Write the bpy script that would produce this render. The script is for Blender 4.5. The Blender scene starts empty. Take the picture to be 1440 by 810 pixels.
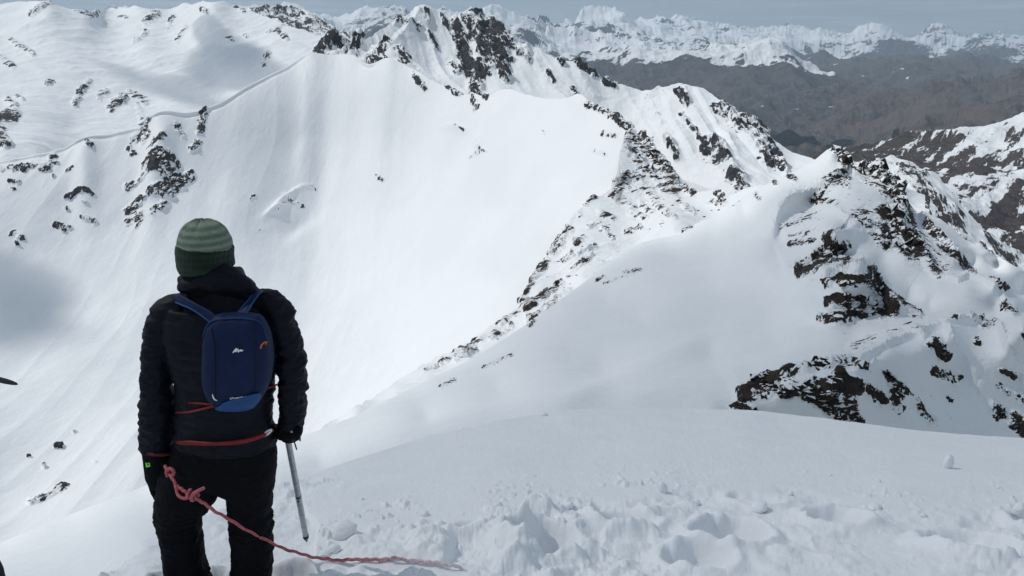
import bpy, bmesh, math, random
import numpy as np
from mathutils import Vector, Matrix
R = math.radians
C = bpy.context.scene.collection
sc = bpy.context.scene

# ------------------------------------------------------------------ camera
F_PX, CX, CY = 1200.0, 720.0, 405.0
PITCH = R(17.0)
cp, sp = math.cos(PITCH), math.sin(PITCH)
cam_d = bpy.data.cameras.new("camera"); cam = bpy.data.objects.new("camera", cam_d); C.objects.link(cam)
cam_d.lens = 30.0; cam_d.sensor_width = 36.0; cam_d.clip_start = 0.05; cam_d.clip_end = 200000.0
cam.location = (0, 0, 0); cam.rotation_euler = (R(90) - PITCH, 0, 0)
sc.camera = cam

def at(px, py, Y):
    """world point at forward distance Y seen at photo position px, py (numpy friendly)"""
    u = (np.asarray(px, float) - CX) / F_PX; v = (CY - np.asarray(py, float)) / F_PX
    yc = cp + v * sp; zc = -sp + v * cp
    return np.stack([u * Y / yc, Y + 0 * u, zc * Y / yc], -1)

# ------------------------------------------------------------------ noise
_rng = np.random.RandomState(7)
_T = (_rng.rand(65536) * 2 - 1).astype(np.float32)
def vnoise(x, y, z, seed=0):
    ix = np.floor(x).astype(np.int64); iy = np.floor(y).astype(np.int64); iz = np.floor(z).astype(np.int64)
    fx = (x - ix).astype(np.float32); fy = (y - iy).astype(np.float32); fz = (z - iz).astype(np.float32)
    fx = fx*fx*fx*(fx*(fx*6-15)+10); fy = fy*fy*fy*(fy*(fy*6-15)+10); fz = fz*fz*fz*(fz*(fz*6-15)+10)
    def h(a, b, c):
        k = (a * 73856093) ^ (b * 19349663) ^ (c * 83492791) ^ (seed * 2654435)
        k = k ^ (k >> 13)
        return _T[(k * 1274126177 >> 8) & 65535]
    x0 = h(ix, iy, iz) * (1-fx) + h(ix+1, iy, iz) * fx
    x1 = h(ix, iy+1, iz) * (1-fx) + h(ix+1, iy+1, iz) * fx
    a = x0 * (1-fy) + x1 * fy
    x0 = h(ix, iy, iz+1) * (1-fx) + h(ix+1, iy, iz+1) * fx
    x1 = h(ix, iy+1, iz+1) * (1-fx) + h(ix+1, iy+1, iz+1) * fx
    b = x0 * (1-fy) + x1 * fy
    return a * (1-fz) + b * fz
def fbm(P, wl, octs=4, seed=0, ridged=False, gain=.5):
    P = np.asarray(P, float)
    s = 0; a = 1.0; tot = 0; f = 1.0 / wl
    for o in range(octs):
        n = vnoise(P[..., 0]*f + 17.3*o, P[..., 1]*f - 9.1*o, P[..., 2]*f + 3.7*o, seed + o)
        if ridged: n = 1 - 2 * np.abs(n)
        s = s + a * n; tot += a; a *= gain; f *= 2.07
    return s / tot
def sstep(a, b, x):
    t = np.clip((x - a) / (b - a), 0, 1); return t*t*(3-2*t)

# ------------------------------------------------------------------ surface interpolation (inverse distance, so planes stay planes)
class RBF:
    def __init__(s, pts, c=14.0):
        p = np.array([(a, b) for a, b, _ in pts], float) / 100; q = np.array([1.0 / Y for *_, Y in pts]); s.m = q.mean(); q = q / s.m
        s.p, s.c = p, c / 100; n = len(p)
        K = np.sqrt(((p[:, None] - p[None])**2).sum(-1) + s.c**2)
        A = np.zeros((n+3, n+3)); A[:n, :n] = K + np.eye(n) * 1e-5; A[:n, n] = 1; A[:n, n+1:] = p; A[n, :n] = 1; A[n+1:, :n] = p.T
        s.w = np.linalg.solve(A, np.concatenate([q, [0, 0, 0]]))
    def __call__(s, px, py):
        sh = np.shape(px); X = np.ravel(px) / 100.0; Y = np.ravel(py) / 100.0; out = np.empty(len(X)); n = len(s.p)
        for i in range(0, len(X), 60000):
            x, y = X[i:i+60000], Y[i:i+60000]
            K = np.sqrt((x[:, None] - s.p[None, :, 0])**2 + (y[:, None] - s.p[None, :, 1])**2 + s.c**2)
            out[i:i+60000] = K @ s.w[:n] + s.w[n] + x * s.w[n+1] + y * s.w[n+2]
        return (out * s.m).reshape(sh)

# ------------------------------------------------------------------ materials
def new_mat(name):
    m = bpy.data.materials.new(name); m.use_nodes = True
    nt = m.node_tree; b = nt.nodes['Principled BSDF']; return m, nt, b
def N(nt, t, **kw):
    n = nt.nodes.new(t)
    for k, v in kw.items(): setattr(n, k, v)
    return n
def mathn(nt, op, a, b=None, clamp=False):
    n = N(nt, 'ShaderNodeMath', operation=op, use_clamp=clamp)
    for i, v in enumerate((a, b)):
        if v is None: continue
        if hasattr(v, 'is_output'): nt.links.new(v, n.inputs[i])
        else: n.inputs[i].default_value = v
    return n.outputs[0]
def noise_n(nt, vec, scale, detail=4, rough=.55, typ='3D'):
    n = N(nt, 'ShaderNodeTexNoise'); n.inputs['Scale'].default_value = scale; n.inputs['Detail'].default_value = detail
    n.inputs['Roughness'].default_value = rough
    if vec is not None: nt.links.new(vec, n.inputs['Vector'])
    return n.outputs['Fac']
def ramp(nt, fac, stops, interp='LINEAR'):
    r = N(nt, 'ShaderNodeValToRGB'); e = r.color_ramp.elements; r.color_ramp.interpolation = interp
    while len(e) < len(stops): e.new(.5)
    for k, (p, c) in zip(e, stops):
        k.position = p; k.color = (c, c, c, 1) if not hasattr(c, '__len__') else (*c, 1)
    nt.links.new(fac, r.inputs[0]); return r.outputs['Color']

def terrain_mat(name, unit, rock=((.022,.02,.019), (.075,.065,.058)), snow=(.86,.88,.9), streak=None, kn=2.0, ks=.5, kf=1.5, bump=.35, snowbump=.05, sharp=.09, crust=1.2, tint=None):
    """unit: size in metres of the finest rock grain; streak: (azimuth in degrees of the fall line, stretch)"""
    m, nt, b = new_mat(name)
    geo = N(nt, 'ShaderNodeNewGeometry'); att = N(nt, 'ShaderNodeAttribute', attribute_name='rock')
    vec = geo.outputs['Position']
    mp = N(nt, 'ShaderNodeMapping'); nt.links.new(vec, mp.inputs['Vector'])
    if streak:
        mp.vector_type = 'TEXTURE'; mp.inputs['Rotation'].default_value = (0, R(streak[2] if len(streak) > 2 else 0), R(streak[0])); mp.inputs['Scale'].default_value = (streak[1], 1, streak[1]*.8)
    n1 = noise_n(nt, mp.outputs[0], 1/(unit*7), 6, .62)
    n2 = noise_n(nt, mp.outputs[0], 1/(unit*1.5), 5, .7)
    sep = N(nt, 'ShaderNodeSeparateXYZ'); nt.links.new(geo.outputs['Normal'], sep.inputs[0])
    steep = mathn(nt, 'SUBTRACT', 1.0, sep.outputs[2])
    s = mathn(nt, 'ADD', att.outputs['Fac'], mathn(nt, 'MULTIPLY', mathn(nt, 'SUBTRACT', n1, .5), 2*kn))
    s = mathn(nt, 'ADD', s, mathn(nt, 'MULTIPLY', mathn(nt, 'SUBTRACT', n2, .5), 2*kf))
    s = mathn(nt, 'ADD', s, mathn(nt, 'MULTIPLY', mathn(nt, 'SUBTRACT', steep, .35), ks))
    has = mathn(nt, 'DIVIDE', att.outputs['Fac'], .3, True)
    s = mathn(nt, 'SUBTRACT', s, mathn(nt, 'MULTIPLY', mathn(nt, 'SUBTRACT', 1.0, has), 1.3))
    mask = mathn(nt, 'DIVIDE', mathn(nt, 'SUBTRACT', s, .5 - sharp/2), sharp, True)
    n3 = noise_n(nt, vec, 1/(unit*3), 5, .65)
    rc = ramp(nt, n3, [(.38, rock[0]), (.64, rock[1])])
    if tint:
        tm = N(nt, 'ShaderNodeMixRGB'); nt.links.new(ramp(nt, noise_n(nt, vec, 1/(unit*45), 5, .65), [(.42, 0), (.6, 1)]), tm.inputs[0]); nt.links.new(rc, tm.inputs[1]); tm.inputs[2].default_value = (*tint, 1); rc = tm.outputs[0]
    n4 = noise_n(nt, vec, 1/(unit*60), 5, .6)
    scv = ramp(nt, n4, [(.3, tuple(c*.955 for c in snow)), (.7, snow)])
    mix = N(nt, 'ShaderNodeMixRGB'); nt.links.new(mask, mix.inputs[0]); nt.links.new(scv, mix.inputs[1]); nt.links.new(rc, mix.inputs[2])
    nt.links.new(mix.outputs[0], b.inputs['Base Color'])
    ro = mathn(nt, 'ADD', .62, mathn(nt, 'MULTIPLY', mask, .25)); nt.links.new(ro, b.inputs['Roughness'])
    b.inputs['Specular IOR Level'].default_value = .2
    h = mathn(nt, 'ADD', mathn(nt, 'MULTIPLY', mathn(nt, 'MULTIPLY', n3, mask), 1.0), mathn(nt, 'MULTIPLY', n2, snowbump))
    h = mathn(nt, 'ADD', h, mathn(nt, 'MULTIPLY', mask, .25))
    n5 = noise_n(nt, mp.outputs[0], 1/(unit*16), 6, .68); h = mathn(nt, 'ADD', h, mathn(nt, 'MULTIPLY', n5, crust))
    bp = N(nt, 'ShaderNodeBump'); bp.inputs['Strength'].default_value = 1.0; bp.inputs['Distance'].default_value = unit*bump*4
    nt.links.new(h, bp.inputs['Height']); nt.links.new(bp.outputs[0], b.inputs['Normal'])
    return m

# ------------------------------------------------------------------ terrain sheets
LAYERS = {}
def mesh_grid(name, P, attrs, mat):
    n, k = P.shape[:2]
    me = bpy.data.meshes.new(name)
    me.vertices.add(n*k); me.vertices.foreach_set('co', P.reshape(-1).astype(np.float32))
    i = np.arange((n-1)*k).reshape(n-1, k)[:, :-1].ravel()
    f = np.stack([i, i+1, i+k+1, i+k], -1).astype(np.int32)
    nf = len(f)
    me.loops.add(nf*4); me.loops.foreach_set('vertex_index', f.ravel())
    me.polygons.add(nf); me.polygons.foreach_set('loop_start', np.arange(nf, dtype=np.int32)*4)
    me.update(calc_edges=True)
    me.polygons.foreach_set('use_smooth', np.ones(nf, bool))
    for an, av in attrs.items():
        a = me.attributes.new(an, 'FLOAT', 'POINT'); a.data.foreach_set('value', av.ravel().astype(np.float32))
    me.materials.append(mat)
    o = bpy.data.objects.new(name, me); C.objects.link(o)
    return o

def ribs(P, px, py, lst, seed=700):
    """sharp crests along polylines: (points, height m, soft side px, steep side px); the steep side is to the right going along"""
    dz = 0*px
    w = fbm(P, 12*np.median(P[..., 1])/F_PX, 3, seed)
    for pts, h, wl, wr in lst:
        best = np.full(px.shape, 1e9); sg = np.zeros(px.shape); along = np.zeros(px.shape)
        for i in range(len(pts)-1):
            (x0, y0), (x1, y1) = pts[i], pts[i+1]; dx, dy = x1-x0, y1-y0; L = dx*dx+dy*dy
            t = np.clip(((px-x0)*dx + (py-y0)*dy)/L, 0, 1); ex, ey = px-x0-t*dx, py-y0-t*dy; d = np.hypot(ex, ey)
            m = d < best; best = np.where(m, d, best); sg = np.where(m, np.sign(dx*ey - dy*ex), sg); along = np.where(m, (i+t)/(len(pts)-1), along)
        best = np.maximum(0, best*(1 + .35*w)); end = np.clip(along*8, 0, 1)*np.clip((1-along)*6, 0, 1)
        end = np.where((along > 0) & (along < 1), np.maximum(end, .0), 0)
        f = np.where(sg > 0, np.maximum(0, 1 - best/wr), np.exp(-best/wl))
        dz = dz + h*(1 + .5*w)*f*end
    P = P.copy(); P[..., 2] += dz
    return P
class Layer:
    def __init__(s, name, contour, ctrl, bottom, xr, step, rows, mat=None, noise=(), flute=None, strokes=(), rockamp=0, rockwl=None,
                 drop=40, cs=6, c=14, rough=(), extra=None, snowfloor=None, rimsharp=.012, rockfn=None, jag=0):
        s.jag = jag
        s.name = name; s.contour = np.array(contour, float); s.noise = noise; s.flute = flute; s.strokes = strokes
        s.rockamp, s.rockwl, s.rough, s.extra, s.rockfn = rockamp, rockwl, rough, extra, rockfn
        s.rbf = RBF(list(contour) + list(ctrl), c); s.cs = cs
        s.bottom, s.xr, s.step, s.rows, s.mat, s.drop, s.rimsharp = np.array(bottom, float), xr, step, rows, mat, drop, rimsharp
        LAYERS[name] = s
    def top(s, px):
        k = s.cs; c = s.contour
        if s.jag:
            z = 0*px; j = s.jag*(fbm(np.stack([px, z, z], -1), 26, 5, 601, True, .62) + .25)
            return np.interp(px, c[:, 0], c[:, 1]) - j
        return sum(np.interp(px + d, c[:, 0], c[:, 1]) for d in (-k, -k/2, 0, k/2, k)) / 5 if k else np.interp(px, c[:, 0], c[:, 1])
    def rockmask(s, px, py, P=None):
        m = np.zeros(np.shape(px))
        if P is not None and s.strokes:
            wl = 9 * np.median(P[..., 1]) / F_PX
            px = px + 4.5*fbm(P, wl, 3, 501); py = py + 3.5*fbm(P, wl, 3, 502)
        for (x0, y0, x1, y1, w, st) in s.strokes:
            dx, dy = x1-x0, y1-y0; L = dx*dx + dy*dy + 1e-9
            t = np.clip(((px-x0)*dx + (py-y0)*dy) / L, 0, 1)
            d = np.hypot(px - x0 - t*dx, py - y0 - t*dy)
            m = np.maximum(m, st * 1.12 * np.exp(-(d / (w*1.05))**2.4))
        return m
    def displace(s, P, px, py, nrm=None):
        m = s.rockmask(px, py, P)
        if s.rockfn: m = s.rockfn(P, px, py, m)
        dz = 0
        for i, (wl, amp, octs, rid) in enumerate(s.noise):
            dz = dz + amp * (fbm(P * np.array([1, 1, .35]), wl, octs, 11*i + 3, rid) - (.3 if rid and amp > 60 else 0))
        if s.flute:
            for j, (az, wl, amp, st) in enumerate(s.flute):
                a = R(az); wx = fbm(P, wl*6, 2, 77+j) * wl * .8
                ac = P[..., 0]*math.cos(a) + P[..., 1]*math.sin(a) + wx; al = -P[..., 0]*math.sin(a) + P[..., 1]*math.cos(a)
                Q = np.stack([ac, al/st, 0*ac], -1)
                env = .55 + .45*fbm(P, wl*9, 2, 123+j)*1.6
                dz = dz + amp * env * fbm(Q, wl, 3, 55+j, True)
        P = P.copy(); P[..., 2] += dz
        if s.rockamp and nrm is not None:
            mm = sstep(.05, .6, m)[..., None]
            r = (fbm(P, s.rockwl, 5, 31, True, .6) + .45*fbm(P, s.rockwl*3.1, 2, 41))
            P = P + nrm * (s.rockamp * (r + .35))[..., None] * mm
        if s.extra: P = s.extra(P, px, py)
        return P, m
    def base(s, px, py):
        q = np.maximum(s.rbf(px, py), 1e-6)
        return at(px, py, 1/q)
    def point(s, px, py):
        """the surface point at a place on the slope"""
        P = s.base(np.array([float(px)]), np.array([float(py)]))
        P, _ = s.displace(P, np.array([float(px)]), np.array([float(py)]))
        return P[0]
    def surf(s, px, py):
        px = np.asarray(px, float); py = np.asarray(py, float); P = s.base(px, py)
        nr = np.cross(s.base(px, py+1.5)-P, s.base(px+1.5, py)-P); nr /= np.linalg.norm(nr, axis=-1, keepdims=True); nr *= np.sign(nr[..., 2:3]+1e-9)
        P, _ = s.displace(P, px, py, nr)
        return P
    def build(s, label=None):
        px = np.arange(s.xr[0], s.xr[1] + s.step, s.step)
        # coarser outside the frame
        inside = px[(px > -60) & (px < 1500)]
        lo = np.arange(s.xr[0], -60, 12.0); hi = np.arange(1500, s.xr[1], 12.0)
        px = np.concatenate([lo, inside, hi]); 
        top = s.top(px); bot = np.maximum(np.interp(px, s.bottom[:, 0], s.bottom[:, 1]), top + 8)
        t = np.linspace(0, 1, s.rows)
        py = top[:, None] + (bot - top)[:, None] * t[None]
        X = np.repeat(px[:, None], s.rows, 1)
        P = s.base(X, py)
        # the far side of the crest, going down and away
        ks = np.array([.42, .3, .2, .13, .085, .055, .035, .022, .014, .009, .0055, .003, .0015])
        P0 = P[:, 0]; Y0 = P0[:, 1]
        hd = P0[:, :2] / np.linalg.norm(P0[:, :2], axis=1, keepdims=True); rr = P0[:, 2] / np.linalg.norm(P0[:, :2], axis=1)
        tt = Y0[:, None] * ks[None]
        S = np.empty((len(px), len(ks), 3))
        S[..., 0] = P0[:, None, 0] + hd[:, None, 0]*tt; S[..., 1] = P0[:, None, 1] + hd[:, None, 1]*tt
        S[..., 2] = P0[:, None, 2] + rr[:, None]*tt - math.tan(R(s.drop))*tt*tt/(tt + s.rimsharp*Y0[:, None])
        P = np.concatenate([S, P], 1)
        X = np.concatenate([np.repeat(px[:, None], len(ks), 1), X], 1)
        PY = np.concatenate([top[:, None] - 0*ks[None], py], 1)
        du = np.gradient(P, axis=0); dv = np.gradient(P, axis=1)
        nr = np.cross(dv, du); nr /= np.linalg.norm(nr, axis=-1, keepdims=True) + 1e-12
        nr *= np.sign(nr[..., 2:3] + 1e-9)
        P, m = s.displace(P, X, PY, nr)
        if s.name == 'snowfield':   # carry the near ground on under and behind the camera
            last = P[:, -1]; ex = []
            for k in (0.25, .5, .75, 1.0, 1.3, 2.0):
                q = last.copy(); q[:, 0] = last[:, 0]*(1+k*2.5); q[:, 1] = last[:, 1] - k*6; q[:, 2] = last[:, 2] + k*1.6; ex.append(q)
            P = np.concatenate([P] + [e[:, None] for e in ex], 1); m = np.concatenate([m] + [m[:, -1:]*0]*len(ex), 1)
        o = mesh_grid(s.name, P, {'rock': m}, s.mat); o['kind'] = 'structure'
        if label: o['label'] = label
        s.obj = o
        return o
# ================================================================== the mountains, nearest last
M_far = terrain_mat('far_range', 55, rock=((.035,.034,.037), (.10,.09,.085)), tint=(.09,.078,.072), kn=2.2, kf=1.3, ks=1.9, bump=.3, streak=(20, 2.2))
M_brown = terrain_mat('brown_hills', 26, rock=((.03,.03,.033), (.14,.11,.095)), tint=(.115,.088,.078), kn=.8, kf=.5, ks=.3, bump=.4, streak=(60, 3.5))
M_F = terrain_mat('glacier_snow', 4, streak=(72, 3.2), kn=2.6, kf=2.4)
M_E = terrain_mat('peak_snow', 2.6, streak=(118, 3.6), rock=((.02,.021,.025), (.065,.062,.064)), kn=2.5, kf=1.8)
M_D = terrain_mat('bowl_snow', 1.35, streak=(80, 2.4), rock=((.022,.023,.026), (.07,.067,.067)), kn=2.7, kf=1.9, crust=.75)
M_C = terrain_mat('spur_snow', .75, streak=(40, 3.2), kf=1.2, rock=((.025,.021,.02), (.085,.065,.055)))
M_B = terrain_mat('ridge_snow', .26, streak=(35, 1.7), kf=1.1, rock=((.016,.014,.013), (.06,.045,.035)))

# ---- far range (20 to 45 km)
def far_rock(P, px, py, m):
    z = P[..., 2] ; d = P[..., 1]
    line = np.interp(px, [560, 700, 800, 900, 1000, 1150, 1250, 1350, 1440, 1700], [60, 66, 72, 80, 84, 78, 62, 70, 84, 84])
    n = fbm(P*np.array([1,1,0]), 2600, 4, 301)
    return np.clip(.74 + (py - line)/np.where(py > line, 10, 110) + n*.8, .1, 1.9)
G1 = Layer('far_mountains',
    contour=[(-400,30,30000),(-100,26,30000),(300,26,30000),(460,24,30000),(520,19,30000),(560,16,28000),(640,12,26000),(672,8,24000),(690,2,23000),(705,6,23000),(722,13,23500),(740,17,23500),(752,20,24500),(768,9,25500),(778,20,26000),(795,15,27000),(806,24,27000),(822,21,28000),(835,27,28000),(850,30,29000),(880,31,30000),(905,34,31000),(925,33,31000),(950,39,32000),(985,43,33000),(1020,51,34000),(1050,56,35000),(1085,50,37000),(1110,44,38000),(1130,52,39000),(1160,50,40000),(1190,52,40000),(1206,46,38000),(1225,44,38000),(1245,45,38000),(1262,48,39000),(1285,50,39500),(1302,47,39500),(1312,45,39500),(1335,50,40500),(1360,54,41000),(1385,56,42000),(1440,62,43000),(1600,60,43000),(1900,60,43000)],
    ctrl=[(x, y, Y) for x, a in [(500,(60,22000,110,15000,170,9500)),(700,(60,17500,110,13000,170,9500)),(850,(70,19500,110,14500,180,9500)),(1000,(80,21000,120,15500,190,9800)),(1150,(85,23000,130,16000,210,9800)),(1300,(85,25000,130,16500,210,9500)),(1440,(90,27000,130,17500,200,9500)),(1800,(90,27000,130,17500,200,9500)),(0,(60,22000,110,15000,170,9500))] for y, Y in zip(a[::2], a[1::2])],
    bottom=[(-400,190),(1000,220),(1250,250),(1900,260)], xr=(-200,1800), step=1.3, rows=300, mat=M_far,
    noise=[(5200, 700, 7, True), (1300, 330, 5, True)], flute=[(35, 1100, 130, 3)], rockfn=far_rock, cs=0, c=20, drop=25)
# the snow peaks in front of it
def front_rock(P, px, py, m):
    n = fbm(P*np.array([1,1,0]), 900, 4, 302)
    line = np.interp(px, [700, 880, 940, 1000, 1060, 1150, 1200, 1500], [70, 84, 90, 94, 96, 96, 100, 60])
    return np.clip(.68 + (py - line)/np.where(py > line, 9, 70) + n*.9, .1, 1.9)
G2 = Layer('snow_hills',
    contour=[(560,150,16000),(700,125,16000),(760,104,16500),(820,84,17000),(862,76,17000),(885,70,17000),(905,67,17000),(925,70,17000),(940,74,16500),(962,70,16500),(985,64,16500),(1008,58,16500),(1030,62,16500),(1050,64,16000),(1075,66,15800),(1095,69,15500),(1115,73,15500),(1135,84,15500),(1160,96,15500),(1200,112,15500),(1300,150,15000),(1500,190,14000)],
    ctrl=[(760,150,13500),(850,140,13500),(950,120,14500),(1000,140,13200),(1080,110,14300),(1080,150,12500),(950,190,10500),(1100,200,10300),(1200,180,11500),(1300,190,11000)],
    bottom=[(560,170),(900,210),(1150,230),(1500,240)], xr=(640,1400), step=1.3, rows=170, mat=M_far,
    noise=[(1900, 330, 7, True), (500, 100, 5, True)], flute=[(30, 620, 110, 3)], rockfn=front_rock, cs=0, drop=25)
def all_rock(P, px, py, m): return m*0 + 1.3
G3 = Layer('brown_hills',
    contour=[(600,190,9500),(760,150,10500),(880,135,12000),(1000,140,12500),(1060,158,11000),(1120,140,12500),(1180,128,13500),(1240,136,13000),(1290,126,13500),(1340,132,13000),(1400,118,14000),(1440,122,14000),(1600,110,14500),(1900,110,14500)],
    ctrl=[(900,200,8800),(1000,210,8600),(1080,200,9300),(1150,215,8600),(1130,240,7200),(1250,185,9800),(1350,175,10000),(1440,170,9800),(1250,230,7600),(1600,200,9000)],
    bottom=[(600,230),(1000,250),(1250,270),(1900,280)], xr=(680,1800), step=1.4, rows=130, mat=M_brown,
    noise=[(3000, 640, 7, True), (700, 190, 5, True)], flute=[(70, 700, 110, 3)], rockfn=all_rock, cs=0, drop=25)
G4 = Layer('dark_spur',
    contour=[(1240,240,5600),(1262,182,7200),(1285,172,7400),(1305,168,7600),(1335,170,7600),(1360,160,7800),(1385,162,7800),(1410,155,8000),(1440,152,8000),(1600,140,8200),(1800,140,8200)],
    ctrl=[(1300,205,6400),(1400,195,6600),(1440,200,6500),(1600,200,6500),(1300,240,5600)],
    bottom=[(1240,250),(1800,260)], xr=(1240,1800), step=1.4, rows=70, mat=M_brown,
    noise=[(900, 220, 6, True)], flute=[(60, 380, 80, 2)], rockfn=all_rock, cs=0, drop=30)

# ---- H, the brown ridge with snow streaks on the right
def h_rock(P, px, py, m):
    n = fbm(P*np.array([1,1,0]), 160, 4, 303); 
    low = np.interp(px, [1150, 1200, 1260, 1330, 1380, 1420, 1440, 1600], [262, 262, 264, 262, 258, 238, 205, 180])
    a = np.interp(px, [1180, 1260, 1330, 1400, 1440], [.95, .9, .68, .56, .52])
    body = a + np.clip((py - np.interp(px, [1180, 1300, 1440], [185, 205, 225]))/30, -.35, .45)*.8
    f = sstep(-10, 8, low - py)
    return np.clip(f*body + (1-f)*(.24) + m*.9 + n*.3*f, .03, 1.5)
M_H = terrain_mat('scree_and_snow', 4.0, streak=(54, 7.0), rock=((.05,.043,.042), (.1,.084,.08)), kn=2.6, kf=1.0)
H1 = Layer('scree_ridge',
    contour=[(1060,300,1500),(1130,240,1900),(1165,212,2050),(1200,202,2200),(1260,199,2300),(1300,194,2350),(1330,188,2380),(1350,181,2400),(1400,172,2450),(1440,166,2500),(1600,145,2600),(1900,120,2700)],
    ctrl=[(1150,270,1500),(1200,240,1750),(1260,250,1700),(1320,230,1950),(1400,220,2050),(1440,250,1750),(1380,280,1450),(1440,330,1250),(1380,340,1150),(1320,300,1250),(1300,380,950),(1440,420,900),(1600,250,1800),(1600,420,950),(1800,420,950)],
    bottom=[(1060,330),(1250,400),(1440,450),(1900,480)], xr=(1080,1800), step=1.2, rows=260, mat=M_H,
    noise=[(420, 30, 6, True)], flute=[(-36, 90, 9, 4)], rockfn=h_rock, rockamp=5, rockwl=45, cs=0, drop=30,
    strokes=[(1392,300,1412,330,10,.9),(1400,330,1440,350,14,1.0),(1418,290,1440,300,10,.8),(1330,230,1335,236,2,0),(1350,330,1400,350,14,.55),(1420,190,1440,250,8,.5),(1415,300,1440,400,16,.9),(1400,280,1440,330,22,.5),(1340,300,1400,390,24,.45)])
def h2_rock(P, px, py, m):
    n = fbm(P*np.array([1,1,0]), 70, 4, 304)
    return np.clip(m + n*.3, .03, 1.4)
M_H2 = terrain_mat('spur_scree', 1.6, streak=(73, 4.5), rock=((.04,.037,.038), (.09,.083,.083)), kn=2.2, kf=1.2)
H2 = Layer('snowy_spur',
    contour=[(1150,300,900),(1190,252,1000),(1215,238,1040),(1235,227,1060),(1255,221,1080),(1275,229,1050),(1292,240,1020),(1320,256,980),(1342,275,930),(1352,292,900),(1368,310,870),(1385,330,840),(1405,350,820),(1440,375,800),(1700,470,700)],
    ctrl=[(1200,300,800),(1250,260,940),(1250,310,760),(1300,290,830),(1300,360,640),(1350,340,740),(1400,400,640),(1440,440,600),(1600,520,560)],
    bottom=[(1150,330),(1250,350),(1350,400),(1440,450),(1700,560)], xr=(1150,1700), step=1.2, rows=150, mat=M_H2,
    noise=[(130, 11, 5, True)], flute=[(-17, 40, 4, 3)], rockfn=h2_rock, rockamp=2.5, rockwl=20, cs=2, drop=35,
    strokes=[(1275,240,1345,320,13,.62),(1290,270,1340,310,14,.8),(1240,265,1300,300,22,.3),(1320,290,1360,350,16,.5),(1390,350,1440,390,18,.6),(1240,235,1260,250,10,.3)])

# ---- F, snow plateau far left and the jagged ridge behind it
FR = Layer('jagged_ridge',
    contour=[(250,60,3600),(330,24,3600),(350,18,3600),(365,15,3600),(375,11,3600),(382,14,3600),(392,11,3600),(400,14,3600),(408,10,3600),(416,14,3600),(424,14,3600),(436,20,3500),(447,22,3500),(455,32,3450),(466,36,3400),(472,44,3350),(486,50,3300),(505,60,3250),(560,90,3200)],
    ctrl=[(380,40,3350),(430,50,3250),(470,70,3000),(350,60,3200),(420,90,2900),(500,100,2900)],
    bottom=[(250,80),(400,100),(560,120)], xr=(300,560), step=1.0, rows=80, mat=M_E,
    noise=[(160, 14, 5, True)], flute=[(140, 60, 14, 4)], rockamp=8, rockwl=40, cs=0, jag=3, drop=45,
    strokes=[(362,18,440,40,16,.52),(395,16,470,50,13,.58),(440,30,490,58,9,.5),(420,40,436,48,6,.9)])
def f_rock(P, px, py, m):
    return m*(.76 + .5*fbm(P, 70, 3, 310))
F1 = Layer('snow_plateau',
    contour=[(-500,20,2600),(-200,12,2900),(0,8,3100),(35,5,3100),(70,3,3000),(82,8,3000),(105,12,3050),(135,15,3200),(150,8,3600),(157,3,3600),(168,8,3600),(185,8,3500),(210,12,3400),(240,11,3500),(258,4,3500),(270,8,3400),(290,4,3200),(315,5,3200),(328,12,3200),(345,18,3150),(365,22,3100),(385,30,3000),(410,40,2900),(440,52,2800),(470,58,2700),(520,100,2500)],
    ctrl=[(-200,120,2200),(-200,200,1600),(0,60,2700),(0,120,2150),(0,170,1750),(0,215,1400),(100,50,2750),(100,120,2250),(100,180,1850),(200,60,2800),(200,120,2400),(180,170,2000),(285,26,3000),(300,70,2700),(300,130,2350),(240,150,2150),(360,70,2650),(380,100,2350),(430,80,2500),(60,210,1500),(330,130,2250)],
    bottom=[(-500,330),(-100,280),(0,260),(200,205),(430,115),(520,130)], xr=(-500,520), step=1.1, rows=260, mat=M_F, rockfn=f_rock,
    noise=[(420, 26, 5, False), (110, 4, 4, True)], flute=[(-35, 130, 7, 4)], rockamp=8, rockwl=40, cs=2, drop=30,
    strokes=[(44,24,72,4,4,.75),(106,10,135,18,6,.5),(168,24,178,26,3,.8),(205,28,220,22,5,.85),(190,55,205,40,3,.6),(236,38,244,24,3,.5),(248,52,262,36,4,.5),(333,12,342,17,4,.9),(284,14,292,18,3,.8),
        (0,82,18,92,5,.5),(16,60,46,74,4,.5),(105,142,125,116,5,.75),(140,138,150,130,4,.6),(155,150,175,138,6,.7),(182,132,205,142,5,.7),(195,150,200,165,6,.4),(22,133,32,138,3,.8),(65,118,75,115,3,.7),
        (0,175,14,165,9,.9),(0,190,10,215,8,.9),(10,140,24,158,6,.7),(320,52,326,54,4,.6),(345,50,349,52,3,.6),(394,48,402,60,4,.8),(372,95,378,82,4,.6),(375,45,400,36,3,.5)])

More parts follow.
